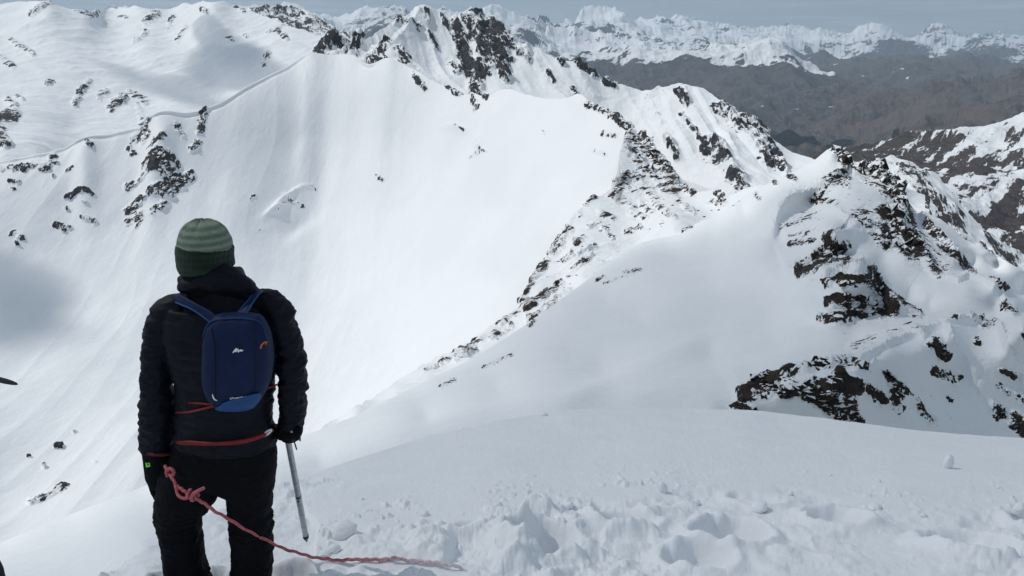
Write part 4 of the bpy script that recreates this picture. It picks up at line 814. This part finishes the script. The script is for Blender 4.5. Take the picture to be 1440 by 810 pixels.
    def jd(co):
        z = co[:, 2]; base = org.z
        px = co[:, 0]
        q = .5 + .5*np.cos(2*np.pi*(z + .012*fbm(co, .15, 2, 401))/.043)
        low = sstep(-1.12, -1.22, z)
        fold = fbm(co*np.array([1, 1, 2.6]), .11, 3, 402); fine = fbm(co*np.array([1, 1, 2.2]), .035, 3, 403)
        arm = sstep(.205, .235, np.abs(px + 1.262))
        return (.0036*q**.7 - .002)*low*(.6+.4*fbm(co, .2, 2, 404)) + fold*(.009 + .006*arm) + fine*(.0025 + .0045*arm)
    J('jacket', jk, m_jkt, voxel=.0052, smooth=5, disp=jd)
    # ---- trousers
    tr = []
    tr.append(limb([(316,606,PY0,68,.115),(316,622,PY0,71,.128),(315.5,640,PY0,72.5,.135),(314,658,PY0,73,.138),(312,672,PY0,72,.135),(311,676,PY0,66,.12)], 24, 48, 2.3, cap=False))
    tr.append(limb([(281,655,PY0,39,.13),(268,675,PY0,43,.132),(260,695,PY0,39,.128),(252,715,PY0,32,.118),(250.5,735,PY0,28,.11),(256,757,PY0,26.5,.105),(259.5,790,PY0,27,.1),(266,815,PY0,29,.1),(269,845,PY0,30,.1),(269,868,PY0,30,.1)], 44, 36, cap=False))
    tr.append(limb([(348,650,PY0,38,.13),(350,675,PY0,34.5,.13),(351,695,PY0,30.5,.122),(351.5,715,PY0,28,.115),(353.5,740,PY0,27.5,.108),(355,765,PY0,27.5,.104),(354.5,790,PY0,27,.1),(353,815,PY0,26,.1),(352,845,PY0,27,.1),(352,868,PY0,27,.1)], 44, 36, cap=False))
    def td(co):
        kn = np.exp(-((co[:, 2] + 2.13)/.13)**2) + .8*np.exp(-((co[:, 2] + 2.45)/.12)**2)
        a = co[:, [0]]*.35
        s = fbm(np.concatenate([co[:, :1]*1.0, co[:, 1:2], co[:, 2:]*2.3 + a], 1), .1, 3, 411, True)
        return s*(.004 + .011*kn) + .004*fbm(co, .05, 3, 412)
    J('trousers', tr, m_trs, voxel=.0055, smooth=4, disp=td)
    for bx, nm in ((268, 1), (352, 2)):
        bt = limb([(bx,848,PY0,21,.075),(bx,862,PY0,21,.08),(bx,876,PY0+.01,20,.085),(bx,886,PY0+.03,19,.09)], 12, 24, 2.4)
        bo = J('boot', [bt, limb([(bx,872,PY0+.02,17,.05),(bx,866,PY0+.12,17,.045),(bx,861,PY0+.2,14,.03)], 10, 20)], m_glv, voxel=.007, smooth=2)
    # ---- cap
    def cap_disp(lo, hi):
        def f(co):
            c = W1(288, 350); a = np.arctan2(co[:, 1]-c.y, co[:, 0]-c.x); z = co[:, 2]
            top = sstep(-.83, -.76, z)
            return .0011*np.cos(a*64) - .006*top*np.abs(np.cos(a*4))**6 + .003*fbm(co, .05, 3, 421)
        return f
    def knit(name, c1, c2):
        m, nt, b = new_mat(name); tcn = N(nt, 'ShaderNodeTexCoord').outputs['Object']
        wv = N(nt, 'ShaderNodeTexWave', wave_type='BANDS', bands_direction='Z'); wv.inputs['Scale'].default_value = 75; wv.inputs['Distortion'].default_value = 2.5; wv.inputs['Detail Scale'].default_value = 6; nt.links.new(tcn, wv.inputs['Vector'])
        w2 = N(nt, 'ShaderNodeTexWave', wave_type='BANDS', bands_direction='Z'); w2.inputs['Scale'].default_value = 11; w2.inputs['Distortion'].default_value = .6; nt.links.new(tcn, w2.inputs['Vector'])
        n = mathn(nt, 'ADD', mathn(nt, 'MULTIPLY', noise_n(nt, tcn, 110, 3, .6), .6), mathn(nt, 'MULTIPLY', w2.outputs['Fac'], .4)); nt.links.new(ramp(nt, n, [(.3, c1), (.7, c2)]), b.inputs['Base Color']); b.inputs['Roughness'].default_value = .95; b.inputs['Sheen Weight'].default_value = .2; b.inputs['Specular IOR Level'].default_value = .1
        bp = N(nt, 'ShaderNodeBump'); bp.inputs['Distance'].default_value = .003; nt.links.new(mathn(nt, 'ADD', mathn(nt, 'MULTIPLY', wv.outputs['Fac'], .6), n), bp.inputs['Height']); nt.links.new(bp.outputs[0], b.inputs['Normal'])
        return m
    crown = limb([(283,308.5,PY0,4,.014),(283,310,PY0,13,.04),(283.5,314,PY0,22,.068),(284.5,321,PY0,29,.09),(286,330,PY0,34,.104),(287.5,340,PY0,37,.112),(288,349,PY0,37.5,.114)], 30, 96, cap=False)
    cp_ = J('knit_cap', [crown], knit('pale_green_knit', (.13, .18, .13), (.27, .34, .26)), disp=cap_disp(0, 0)); cp_['label'] = 'knit cap, pale grey green above and dark green below'
    cuff = limb([(288,344.5,PY0,36.5,.112),(288,346,PY0,38.4,.117),(288,352,PY0,38.8,.119),(288.3,360,PY0,38.6,.119),(289,368,PY0,38.8,.119),(289.5,374,PY0,38.3,.117),(290,377.5,PY0,36.5,.112),(290,377,PY0,33,.1)], 40, 96, cap=False)
    cu = add('folded_cuff', [cuff], knit('dark_green_knit', (.004, .016, .008), (.009, .03, .014)), parent=None, disp=lambda co: .0012*np.cos(np.arctan2(co[:, 1]-PY0, co[:, 0]+1.255)*64) + .005*fbm(co*np.array([1,1,2]), .06, 3, 431))
    cu.parent = cp_; cu.matrix_parent_inverse = Matrix.Identity(4)
    J('neck_gaiter', [limb([(289,368,PY0,33,.1),(290,376,PY0,35.5,.107),(291.5,384,PY0-.005,34,.1),(294,392,PY0-.005,34,.098),(298,402,PY0,36,.095)], 24, 48, cap=False)], m_blk, disp=lambda co: .004*fbm(co*np.array([1,1,2]), .05, 3, 441))
    # ---- gloves
    gl = [limb([(219.5,628,PY0,20,.066),(220,637,PY0,19.5,.062),(220.5,648,PY0,18.5,.055),(221.5,660,PY0,18.5,.05),(223,672,PY0,18,.045),(224,682,PY0,15,.04)], 24, 30)]
    for x, y0, l, dY, x1 in ((211,668,33,-.022,219),(217,672,34,-.008,221.5),(224,674,28,.008,224),(230,672,24,.024,228)): gl.append(limb([(x,y0,PY0+dY,6.4,.02),((x+x1)/2-1,y0+l*.5,PY0+dY+.01,5.4,.017),(x1,y0+l,PY0+dY+.018,3.4,.011)], 10, 14))
    gl.append(limb([(233,650,PY0-.03,6.5,.02),(238,662,PY0-.045,6,.019),(240,674,PY0-.04,5.2,.016),(238,683,PY0-.03,3.8,.012)], 12, 14))
    gd = lambda co: .003*fbm(co, .03, 3, 451) + .0025*fbm(co*np.array([1,1,2.5]), .05, 2, 452)
    g1 = J('glove', gl, m_glv, voxel=.0035, smooth=3, disp=gd); g1['label'] = 'glove with a small bright green tag, hanging straight down'
    m_tag = simple_mat('green_tag_cloth', (.18, .75, .06), .6, .3, nscale=5, col2=(.2, .8, .08))
    def patch(pts, Yf, off=.0):
        bm = bmesh.new(); vs = [bm.verts.new(W1(a, b, Yf(a, b) - off)) for a, b in pts]; f = bm.faces.new(vs)
        r = bmesh.ops.extrude_face_region(bm, geom=[f]); 
        for v in r['geom']:
            if isinstance(v, bmesh.types.BMVert): v.co.y -= .0015
        bmesh.ops.recalc_face_normals(bm, faces=bm.faces); return bm
    def child(o, par): o.parent = par; o.matrix_parent_inverse = Matrix.Identity(4); return o
    tg = child(add('tag', patch([(204.5,650),(210.5,649.5),(211.5,656),(205.5,657)], lambda a, b: PY0-.046 - .0015*(a-204)), m_tag, flat=True), g1)
    child(add('tag_print', patch([(207.3,652),(208.5,652),(209.2,653.2),(208.3,654.6),(207.2,653.6)], lambda a, b: PY0-.0485 - .0015*(a-204)), m_blk, flat=True), g1)
    gr = [limb([(408.5,590,PY0+.035,17,.06),(408.5,598,PY0+.04,17.5,.058),(408,606,PY0+.05,17,.05),(406,612,PY0+.06,14,.045)], 18, 28)]
    for i, (x, y) in enumerate(((397,607),(403,611),(410,612),(417,610))):
        gr.append(limb([(x+2,y-8,PY0+.02-.01*i,6,.02),(x,y,PY0+.0-.004*i,6,.018),(x-.5,y+5,PY0+.03,5.2,.017),(x,y+4,PY0+.065,4.4,.014)], 12, 14))
    gr.append(limb([(394,600,PY0+.03,6.5,.02),(391,609,PY0+.02,6,.018),(396,616,PY0+.015,5,.015)], 10, 14))
    g2 = J('glove', gr, m_glv, voxel=.0035, smooth=3, disp=gd); g2['label'] = 'glove closed over the head of the ice axe'
    # ---- harness cords and cuff line
    def back(px, py, w, c, d, e=.014): 
        q = min(.98, abs((px-c)/w)); return PY0 - d*(1-q**2.3)**(1/2.3) - e
    def cord(name, pts, r, w, c, d, mat=m_red, n=40):
        K = smooth_keys(pts, n); return tube([W1(a, b, back(a, b, w, c, d)) for a, b in K], r, 10)
    hp = [cord('h', [(243,621),(262,621),(290,623),(318,622.5),(345,619),(366,613),(384,605)], .0062, 73.5, 316, .146), cord('h', [(243,623),(270,624.5),(300,625),(330,624),(355,619),(380,609)], .0048, 73.5, 316, .148),
          cord('h', [(248,565),(268,566),(300,569)], .0045, 74, 318, .150), cord('h', [(248,580),(268,579),(285,575),(304,570)], .005, 74, 318, .152), cord('h', [(376,546),(384,543),(389,541)], .004, 75, 317, .152)]
    hr = J('harness', hp, m_red); hr['label'] = 'thin red harness cords around waist and back'
    ring = [W1(219.5 + 23.5*math.cos(a), 633 + 6.5*math.sin(a) + 2*math.cos(a), PY0 - .078*math.sin(a)) for a in [2*math.pi*i/40 for i in range(41)]]
    J('cuff_cord', [tube(ring, .0065, 10)], simple_mat('dark_red_cord', (.075, .012, .012), .7, .2))
    m_met = simple_mat('pale_metal', (.55, .57, .6), .35, .5, metal=.6, nscale=60)
    kc = child(add('carabiner', [tube([W1(376 + 5.5*math.cos(a) - 1.5*math.sin(a), 608.5 + 3.2*math.sin(a) - 3.2*math.cos(a), PY0-.115 - .0) for a in [2*math.pi*i/24 for i in range(25)]], .0045, 10)], m_met), hr)
    return person

def make_backpack():
    m_bag = simple_mat('navy_nylon', (.002, .009, .043), .6, .2, (260, .0006), 0, col2=(.003, .014, .062)); m_lt = simple_mat('light_blue_nylon', (.008, .05, .16), .6, .3, (260, .0006)); m_strap = simple_mat('blue_webbing', (.006, .03, .1), .7, .3, (300, .001))
    m_wh = simple_mat('white_print', (.75, .76, .8), .6, .2); m_or = simple_mat('orange_pull', (.55, .12, .03), .6, .3)
    YB = PY0 - .205
    secs = [(441.5,312,360,.018),(443,305,365,.035),(447,299,369,.05),(456,293,374,.064),(470,288.5,380,.076),(490,286,383,.086),(510,285,384,.092),(530,286,382,.094),(545,288.5,377,.092),(556,293,372,.084),(564,300,366,.072),(570,307,358,.056),(574,313,351,.036)]
    S = smooth_keys([(a, (b+c)/2, (c-b)/2, d) for a, b, c, d in secs], 60)
    def ring(n=72):
        out = []
        for py, c, w, d in S: out.append((W1(c, py, YB), Vector((w*mpp(py, YB-.05), 0, 0)), Vector((0, d, 0))))
        return loft(out, n, 2.9)
    def surf(px, py, off=0):
        i = np.interp(py, S[:, 0], range(len(S))); c, w, d = [np.interp(i, range(len(S)), S[:, k]) for k in (1, 2, 3)]
        q = min(.985, abs((px-c)/w)*1.0); return YB - d*(1-q**2.9)**(1/2.9) - off
    def W2(px, py, off=.002):
        p = W1(px, py, YB); p.y = surf(px, py, off); return p
    def bd(co): return .0045*fbm(co*np.array([2.2, 1, .7]), .09, 3, 461) + .0014*fbm(co, .025, 3, 462)
    bag = add('backpack', [ring()], m_bag, disp=bd); org = W1(334, 578, YB); bag.data.transform(Matrix.Translation(-org)); bag.location = org
    tag(bag, 'small navy backpack with light blue foot panel and white mark', 'backpack')
    def K(name, parts, mat, flat=False, label=None):
        o = add(name, parts, mat, flat=flat); o.parent = bag; o.matrix_parent_inverse = Matrix.Translation(-org)
        if label: o['label'] = label
        return o
    def skin_patch(poly, n, off, th=.002):
        """a patch lying on the bag, bounded by left and right edges"""
        V = []; F = []; rows = len(poly)
        for layer_ in (0, 1):
            for (py, a, b) in poly:
                for i in range(n):
                    x = a + (b-a)*i/(n-1); V.append(W2(x, py, off + th*layer_))
        m_ = rows*n
        for r in range(rows-1):
            for i in range(n-1):
                a = r*n+i; F.append((m_+a, m_+a+1, m_+a+n+1, m_+a+n)); F.append((a, a+n, a+n+1, a+1))
        for r in range(rows-1):
            for i in (0, n-1): a = r*n+i; F.append((a, a+n, m_+a+n, m_+a))
        for i in range(n-1):
            for r in (0, rows-1): a = r*n+i; F.append((a, a+1, m_+a+1, m_+a))
        return V, F
    pts = smooth_keys([(542,363,372),(545,350,373),(548,337,373),(552,326,372),(558,318,369),(564,311,364),(569,309,360)], 16)
    K('bottom_panel', [skin_patch([tuple(q) for q in pts], 22, .0065)], m_lt)
    # seams and zips
    K('piping', [tube([W2(a, b, .004) for a, b in smooth_keys([(290,470),(293,458),(300,449),(312,444.5),(336,443),(358,444.5),(368,449),(374,458),(379,472)], 50)], .0035, 8)], m_strap)
    K('zip', [tube([W2(a, b, .002) for a, b in smooth_keys([(303,455),(309,470),(312,495),(313,520),(312,545),(309,560)], 30)], .0022, 6), tube([W2(a, b, .002) for a, b in smooth_keys([(360,452),(366,470),(369,500),(368,530),(365,552)], 30)], .0022, 6)], m_blk_bag())
    K('zip_pull', [tube([W2(a, b, .006) for a, b in [(373,481.5),(374,477),(377,474.5),(379.5,475.5),(378,477.5)]], .0035, 8)], m_or)
    lg = []
    for seg in [[(a, b-10) for a, b in sg] for sg in ([(337.5,494.5),(341.8,488.8)],[(341,493),(344.2,489.5)],[(341.6,489),(340.8,493.6)],[(344,489.6),(344.4,493.8)],[(344.3,493.8),(347.8,490.6)],[(347.6,490.6),(348.3,492.8)],[(348.3,492.8),(351,491.2)])]: lg.append(tube([W2(a, b, .005) for a, b in (seg[0], ((seg[0][0]+seg[1][0])/2, (seg[0][1]+seg[1][1])/2), seg[1])], .0024, 6))
    K('logo', lg, m_wh, label='white zigzag mark on the pack')
    K('reflective_stitch', [tube([W2(a, b, .005) for a, b in smooth_keys([(309.5,541),(310.5,545),(312.5,548.5),(316,550)], 12)], [.0012+.0016*math.sin(math.pi*i/11) for i in range(12)], 6)], m_wh)
    # the small script line above the foot panel
    cu = bpy.data.curves.new('script', 'FONT'); cu.body = 'Quechua'; cu.size = .026; cu.shear = .5; cu.extrude = .0006; cu.align_x = 'CENTER'
    to = bpy.data.objects.new('script', cu); C.objects.link(to); dg = bpy.context.evaluated_depsgraph_get(); tm = bpy.data.meshes.new_from_object(to.evaluated_get(dg)); bpy.data.objects.remove(to)
    c = W2(344.5, 546, .006)
    for v in tm.vertices:
        x, y, z = v.co; s = .72; v.co = Vector((c.x + x*s, 0, c.z + y*s*.5 + x*s*.1)); px = 720 + (v.co.x)/(mpp(545, YB)); v.co.y = surf(min(max(px, 300), 375), 545, .007) - z
    tm.materials.append(m_wh); to = bpy.data.objects.new('lettering', tm); C.objects.link(to); to.parent = bag; to.matrix_parent_inverse = Matrix.Translation(-org)
    # shoulder straps: padded bands with lighter edges
    for nm, pts in (('a', [(303,452,3.19),(296,445,3.205),(284,437,3.225),(270,429,3.25),(258,423,3.285),(250,419.5,3.33),(243,420,3.40),(240,430,3.49)]), ('b', [(337,447,3.185),(343,438,3.215),(350,428,3.24),(357,419,3.275),(361,413,3.32),(364,411,3.39),(366,420,3.48)])):
        P = spl([tuple(W1(*q)) for q in pts], 40); V = []; F = []; nx = 9
        side0 = Vector((.35, .1, 1)).normalized() if nm == 'a' else Vector((1, .1, .35)).normalized()
        L = []; Rr = []
        for i, p in enumerate(P):
            t = (P[min(i+1, 39)] - P[max(i-1, 0)]).normalized(); s = (side0 - t*side0.dot(t)).normalized(); nn = t.cross(s).normalized()
            if nn.y > 0: nn = -nn
            wd = .017 + (.002*math.sin(i*.3)); th = .0055
            for layer_ in (-1, 1):
                for k in range(nx):
                    u = -1 + 2*k/(nx-1); V.append(p + s*u*wd + nn*layer_*th*(1-.7*u**4))
            L.append(p + s*wd + nn*.002); Rr.append(p - s*wd + nn*.002)
        st = 2*nx
        for i in range(39):
            for k in range(nx-1):
                a = i*st+k; F += [(a, a+st, a+st+1, a+1), (a+nx, a+nx+1, a+nx+1+st, a+nx+st)]
            for k in (0, nx-1): a = i*st+k; F.append((a, a+nx, a+nx+st, a+st))
        so = K('shoulder_strap', [(V, F)], m_bag)
        e = add('strap_edge', [tube(L if nm == 'a' and 0 else Rr, .0042, 8)] + ([tube(L, .0032, 8)] if nm == 'b' else []), m_lt); e.parent = so; e.matrix_parent_inverse = Matrix.Identity(4)
    return bag
def m_blk_bag(): return simple_mat('zip_black', (.003, .004, .012), .5, .3)

def make_axe():
    m_sh = simple_mat('worn_aluminium', (.28, .3, .32), .38, .5, metal=.75, nscale=40, col2=(.5, .53, .56)); m_hd = simple_mat('dark_steel', (.03, .03, .035), .45, .5, metal=.6, nscale=50)
    top = W1(402.5, 606, PY0+.045); tip = W1(431.5, 762, 3.75)
    ax = (tip-top).normalized(); side = ax.cross(Vector((0, 1, 0))).normalized(); dep = side.cross(ax).normalized()
    def at_(t): return top.lerp(tip, t)
    sh = loft([(at_(t), side*(.0125 + .001*math.sin(t*3)), dep*.016) for t in np.linspace(0, .955, 30)], 24, 2.6)
    o = add('ice_axe', [sh], m_sh); o.data.transform(Matrix.Translation(-tip)); o.location = tip
    tag(o, 'ice axe with grey metal shaft planted beside the climber', 'ice axe')
    def K(name, parts, mat):
        q = add(name, parts, mat); q.parent = o; q.matrix_parent_inverse = Matrix.Translation(-tip); return q
    K('spike', [loft([(at_(.925), side*.0145, dep*.018), (at_(.955), side*.014, dep*.017), (at_(.965), side*.010, dep*.012), (at_(1.005), side*.0012, dep*.0015)], 16)], m_hd)
    hd = [limb([(386,598,PY0+.01,3,.006),(396,601,PY0+.03,4,.008),(404,604,PY0+.045,5,.009),(414,606,PY0+.07,3.6,.007),(420,612,PY0+.12,2.5,.005),(422,620,PY0+.17,1.2,.003)], 24, 14)]
    K('axe_head', hd, m_hd); K('rivet', [ellipsoid(W1(410, 607, PY0-.030), .006, .004, .006, 10)], m_sh)
    K('band', [loft([(at_(.545), side*.0138, dep*.0172), (at_(.56), side*.0138, dep*.0172)], 20, 2.6), ellipsoid(at_(.575) - dep*.016, .004, .003, .012, 8)], m_hd)
    K('wrist_loop', [tube(spl([tuple(W1(409,612,PY0+.0)), tuple(W1(413,620,PY0-.01)), tuple(W1(416,628,PY0-.005)), tuple(W1(417,632,PY0))], 12), .0035, 8)], m_hd)
    return o

def make_rope():
    m, nt, b = new_mat('frosted_red_rope'); tcn = N(nt, 'ShaderNodeNewGeometry').outputs['Position']; sep = N(nt, 'ShaderNodeSeparateXYZ'); nt.links.new(tcn, sep.inputs[0])
    fr = mathn(nt, 'MULTIPLY', mathn(nt, 'SUBTRACT', sep.outputs[0], -1.22), .85, True)      # more frost towards the snow
    n = noise_n(nt, tcn, 190, 3, .7); s = mathn(nt, 'ADD', n, mathn(nt, 'MULTIPLY', mathn(nt, 'SUBTRACT', fr, .45), .55))
    mask = mathn(nt, 'DIVIDE', mathn(nt, 'SUBTRACT', s, .5), .12, True)
    mix = N(nt, 'ShaderNodeMixRGB'); nt.links.new(mask, mix.inputs[0]); nt.links.new(ramp(nt, noise_n(nt, tcn, 60, 3), [(.3, (.34, .06, .075)), (.7, (.52, .16, .17))]), mix.inputs[1]); mix.inputs[2].default_value = (.7, .62, .66, 1)
    nt.links.new(mix.outputs[0], b.inputs['Base Color']); b.inputs['Roughness'].default_value = .8
    bp = N(nt, 'ShaderNodeBump'); bp.inputs['Distance'].default_value = .004; nt.links.new(n, bp.inputs['Height']); nt.links.new(bp.outputs[0], b.inputs['Normal'])
    def gp(px, py, dz=.004): 
        P = N1.point(px, py); return Vector(P) + Vector((0, 0, dz))
    keys = [W1(232,656,3.27), W1(239,667,3.21), W1(248,682,3.17), W1(258,690,3.14), W1(270,697,3.12), W1(284,706,3.12), W1(303,719,3.15), W1(340,741,3.24), W1(385,765,3.36), W1(420,778,3.46)]
    def gp(px, py, dz=.012):
        P = max((N1.point(px+a, py+b) for a in (-6, 0, 6) for b in (-2, 0, 3)), key=lambda q: q[2]); Q = Vector(N1.point(px, py)); Q.z = Q.z*.3 + P[2]*.7 + dz; return Q
    gk = [gp(450,786), gp(478,790), gp(505,791), gp(530,793), gp(555,794), gp(580,795), gp(603,797), gp(625,799), gp(645,801), gp(662,803,-.03)]
    def twist(path, r, n=9):
        return tube(path, r, n)
    # straight-ish sags, many points with a slight wobble
    P = spl([tuple(k) for k in keys + gk], 260)
    P = [p + Vector((0, 0, .0025*math.sin(i*.9) + .002*math.sin(i*.37))) for i, p in enumerate(P)]
    kn = []
    K0 = W1(270, 697, 3.12)
    d = (W1(284,706,3.12) - W1(258,690,3.14)).normalized(); u = d.orthogonal().normalized(); v = d.cross(u)
    kn.append(tube([K0 + d*(-.02 + .04*t/40) + (u*math.cos(t/40*4*math.pi) + v*math.sin(t/40*4*math.pi))*.0155 for t in range(41)], .0075, 8))
    kn.append(tube(spl([tuple(W1(271,696,3.10)), tuple(W1(277,691,3.09)), tuple(W1(283,688,3.09)), tuple(W1(287,686,3.1))], 16), .0075, 8))
    kn.append(tube(spl([tuple(W1(268,699,3.11)), tuple(W1(259,701,3.11)), tuple(W1(251,697,3.13)), tuple(W1(248,688,3.15)), tuple(W1(246,679,3.17))], 24), .0065, 8))
    kn.append(tube(spl([tuple(W1(236,670,3.22)), tuple(W1(234,664,3.22)), tuple(W1(238,659,3.21)), tuple(W1(243,661,3.2)), tuple(W1(244,667,3.2)), tuple(W1(240,671,3.2))], 20), .0075, 8))
    o = add('rope', [tube(P, [.0068 + .0004*math.sin(i*.5) + .002*min(1, max(0, (i-120)/60)) for i in range(260)], 12)], m)
    o.data.transform(Matrix.Translation(-keys[4])); o.location = keys[4]
    k = add('knot', kn, m); k.parent = o; k.matrix_parent_inverse = Matrix.Translation(-keys[4])
    tag(o, 'frosted red climbing rope running from the climber into the trampled snow', 'rope')
    return o
def make_left_edge():
    m = simple_mat('pole_dark', (.02, .02, .022), .5, .4, nscale=40); mc = simple_mat('dark_cloth_edge', (.006, .008, .014), .7, .2, (120, .002))
    a, b_ = W1(-60, 519, 1.9), W1(25, 540.5, 1.9)
    o = add('trekking_pole', [tube([a.lerp(b_, t) for t in (0, .3, .6, .8, .9, .97, 1.0)], [.0075, .0075, .0072, .0068, .0055, .0035, .0012], 12)], m)
    o.data.transform(Matrix.Translation(-b_)); o.location = b_; tag(o, 'dark pole tip poking in at the left border above the bowl', 'pole')
    j = add('jacket_sleeve', [limb([(-150,690,1.6,40,.06),(-85,762,1.6,48,.07),(-34,828,1.6,40,.06),(-14,900,1.6,34,.06)], 30, 30)], mc, voxel=.008, smooth=3, disp=lambda co: .006*fbm(co, .06, 3, 471))
    c_ = W1(-60, 820, 1.6); j.data.transform(Matrix.Translation(-c_)); j.location = c_; tag(j, 'dark sleeve at the bottom left corner, mostly out of view', 'sleeve')
import time as _t
_t0 = _t.time()
for _n, _l in [('far_mountains','snow and rock range under the grey sky at the far edge of the brown valley'),('snow_hills','low dark range with snow caps in front of the far mountains'),('brown_hills','bare brown foothills around the valley'),('dark_spur','dark rock spur beyond the scree ridge'),
    ('scree_ridge','brown scree ridge streaked with snow'),('snowy_spur','pointed snowy spur below the scree ridge'),('jagged_ridge','jagged far ridge of snow and dark rock'),('snow_plateau','wide snow plateau beyond the bowl'),('pyramid_peak','pyramid peak with a black rock face and a fluted ridge'),
    ('rock_teeth','small striped rock teeth below the pyramid peak'),('snow_bowl','great smooth snow bowl with a corniced rim'),('rocky_spur','bright spur with a row of black rocks'),('ridge_slope','smooth snow ridge with dark cliffs'),('snowfield','trampled snow underfoot')]:
    LAYERS[_n].build(_l)
print('terrain', _t.time() - _t0)

make_rocks(); make_person(); make_backpack(); make_axe(); make_rope(); make_left_edge()
print('all', _t.time() - _t0)
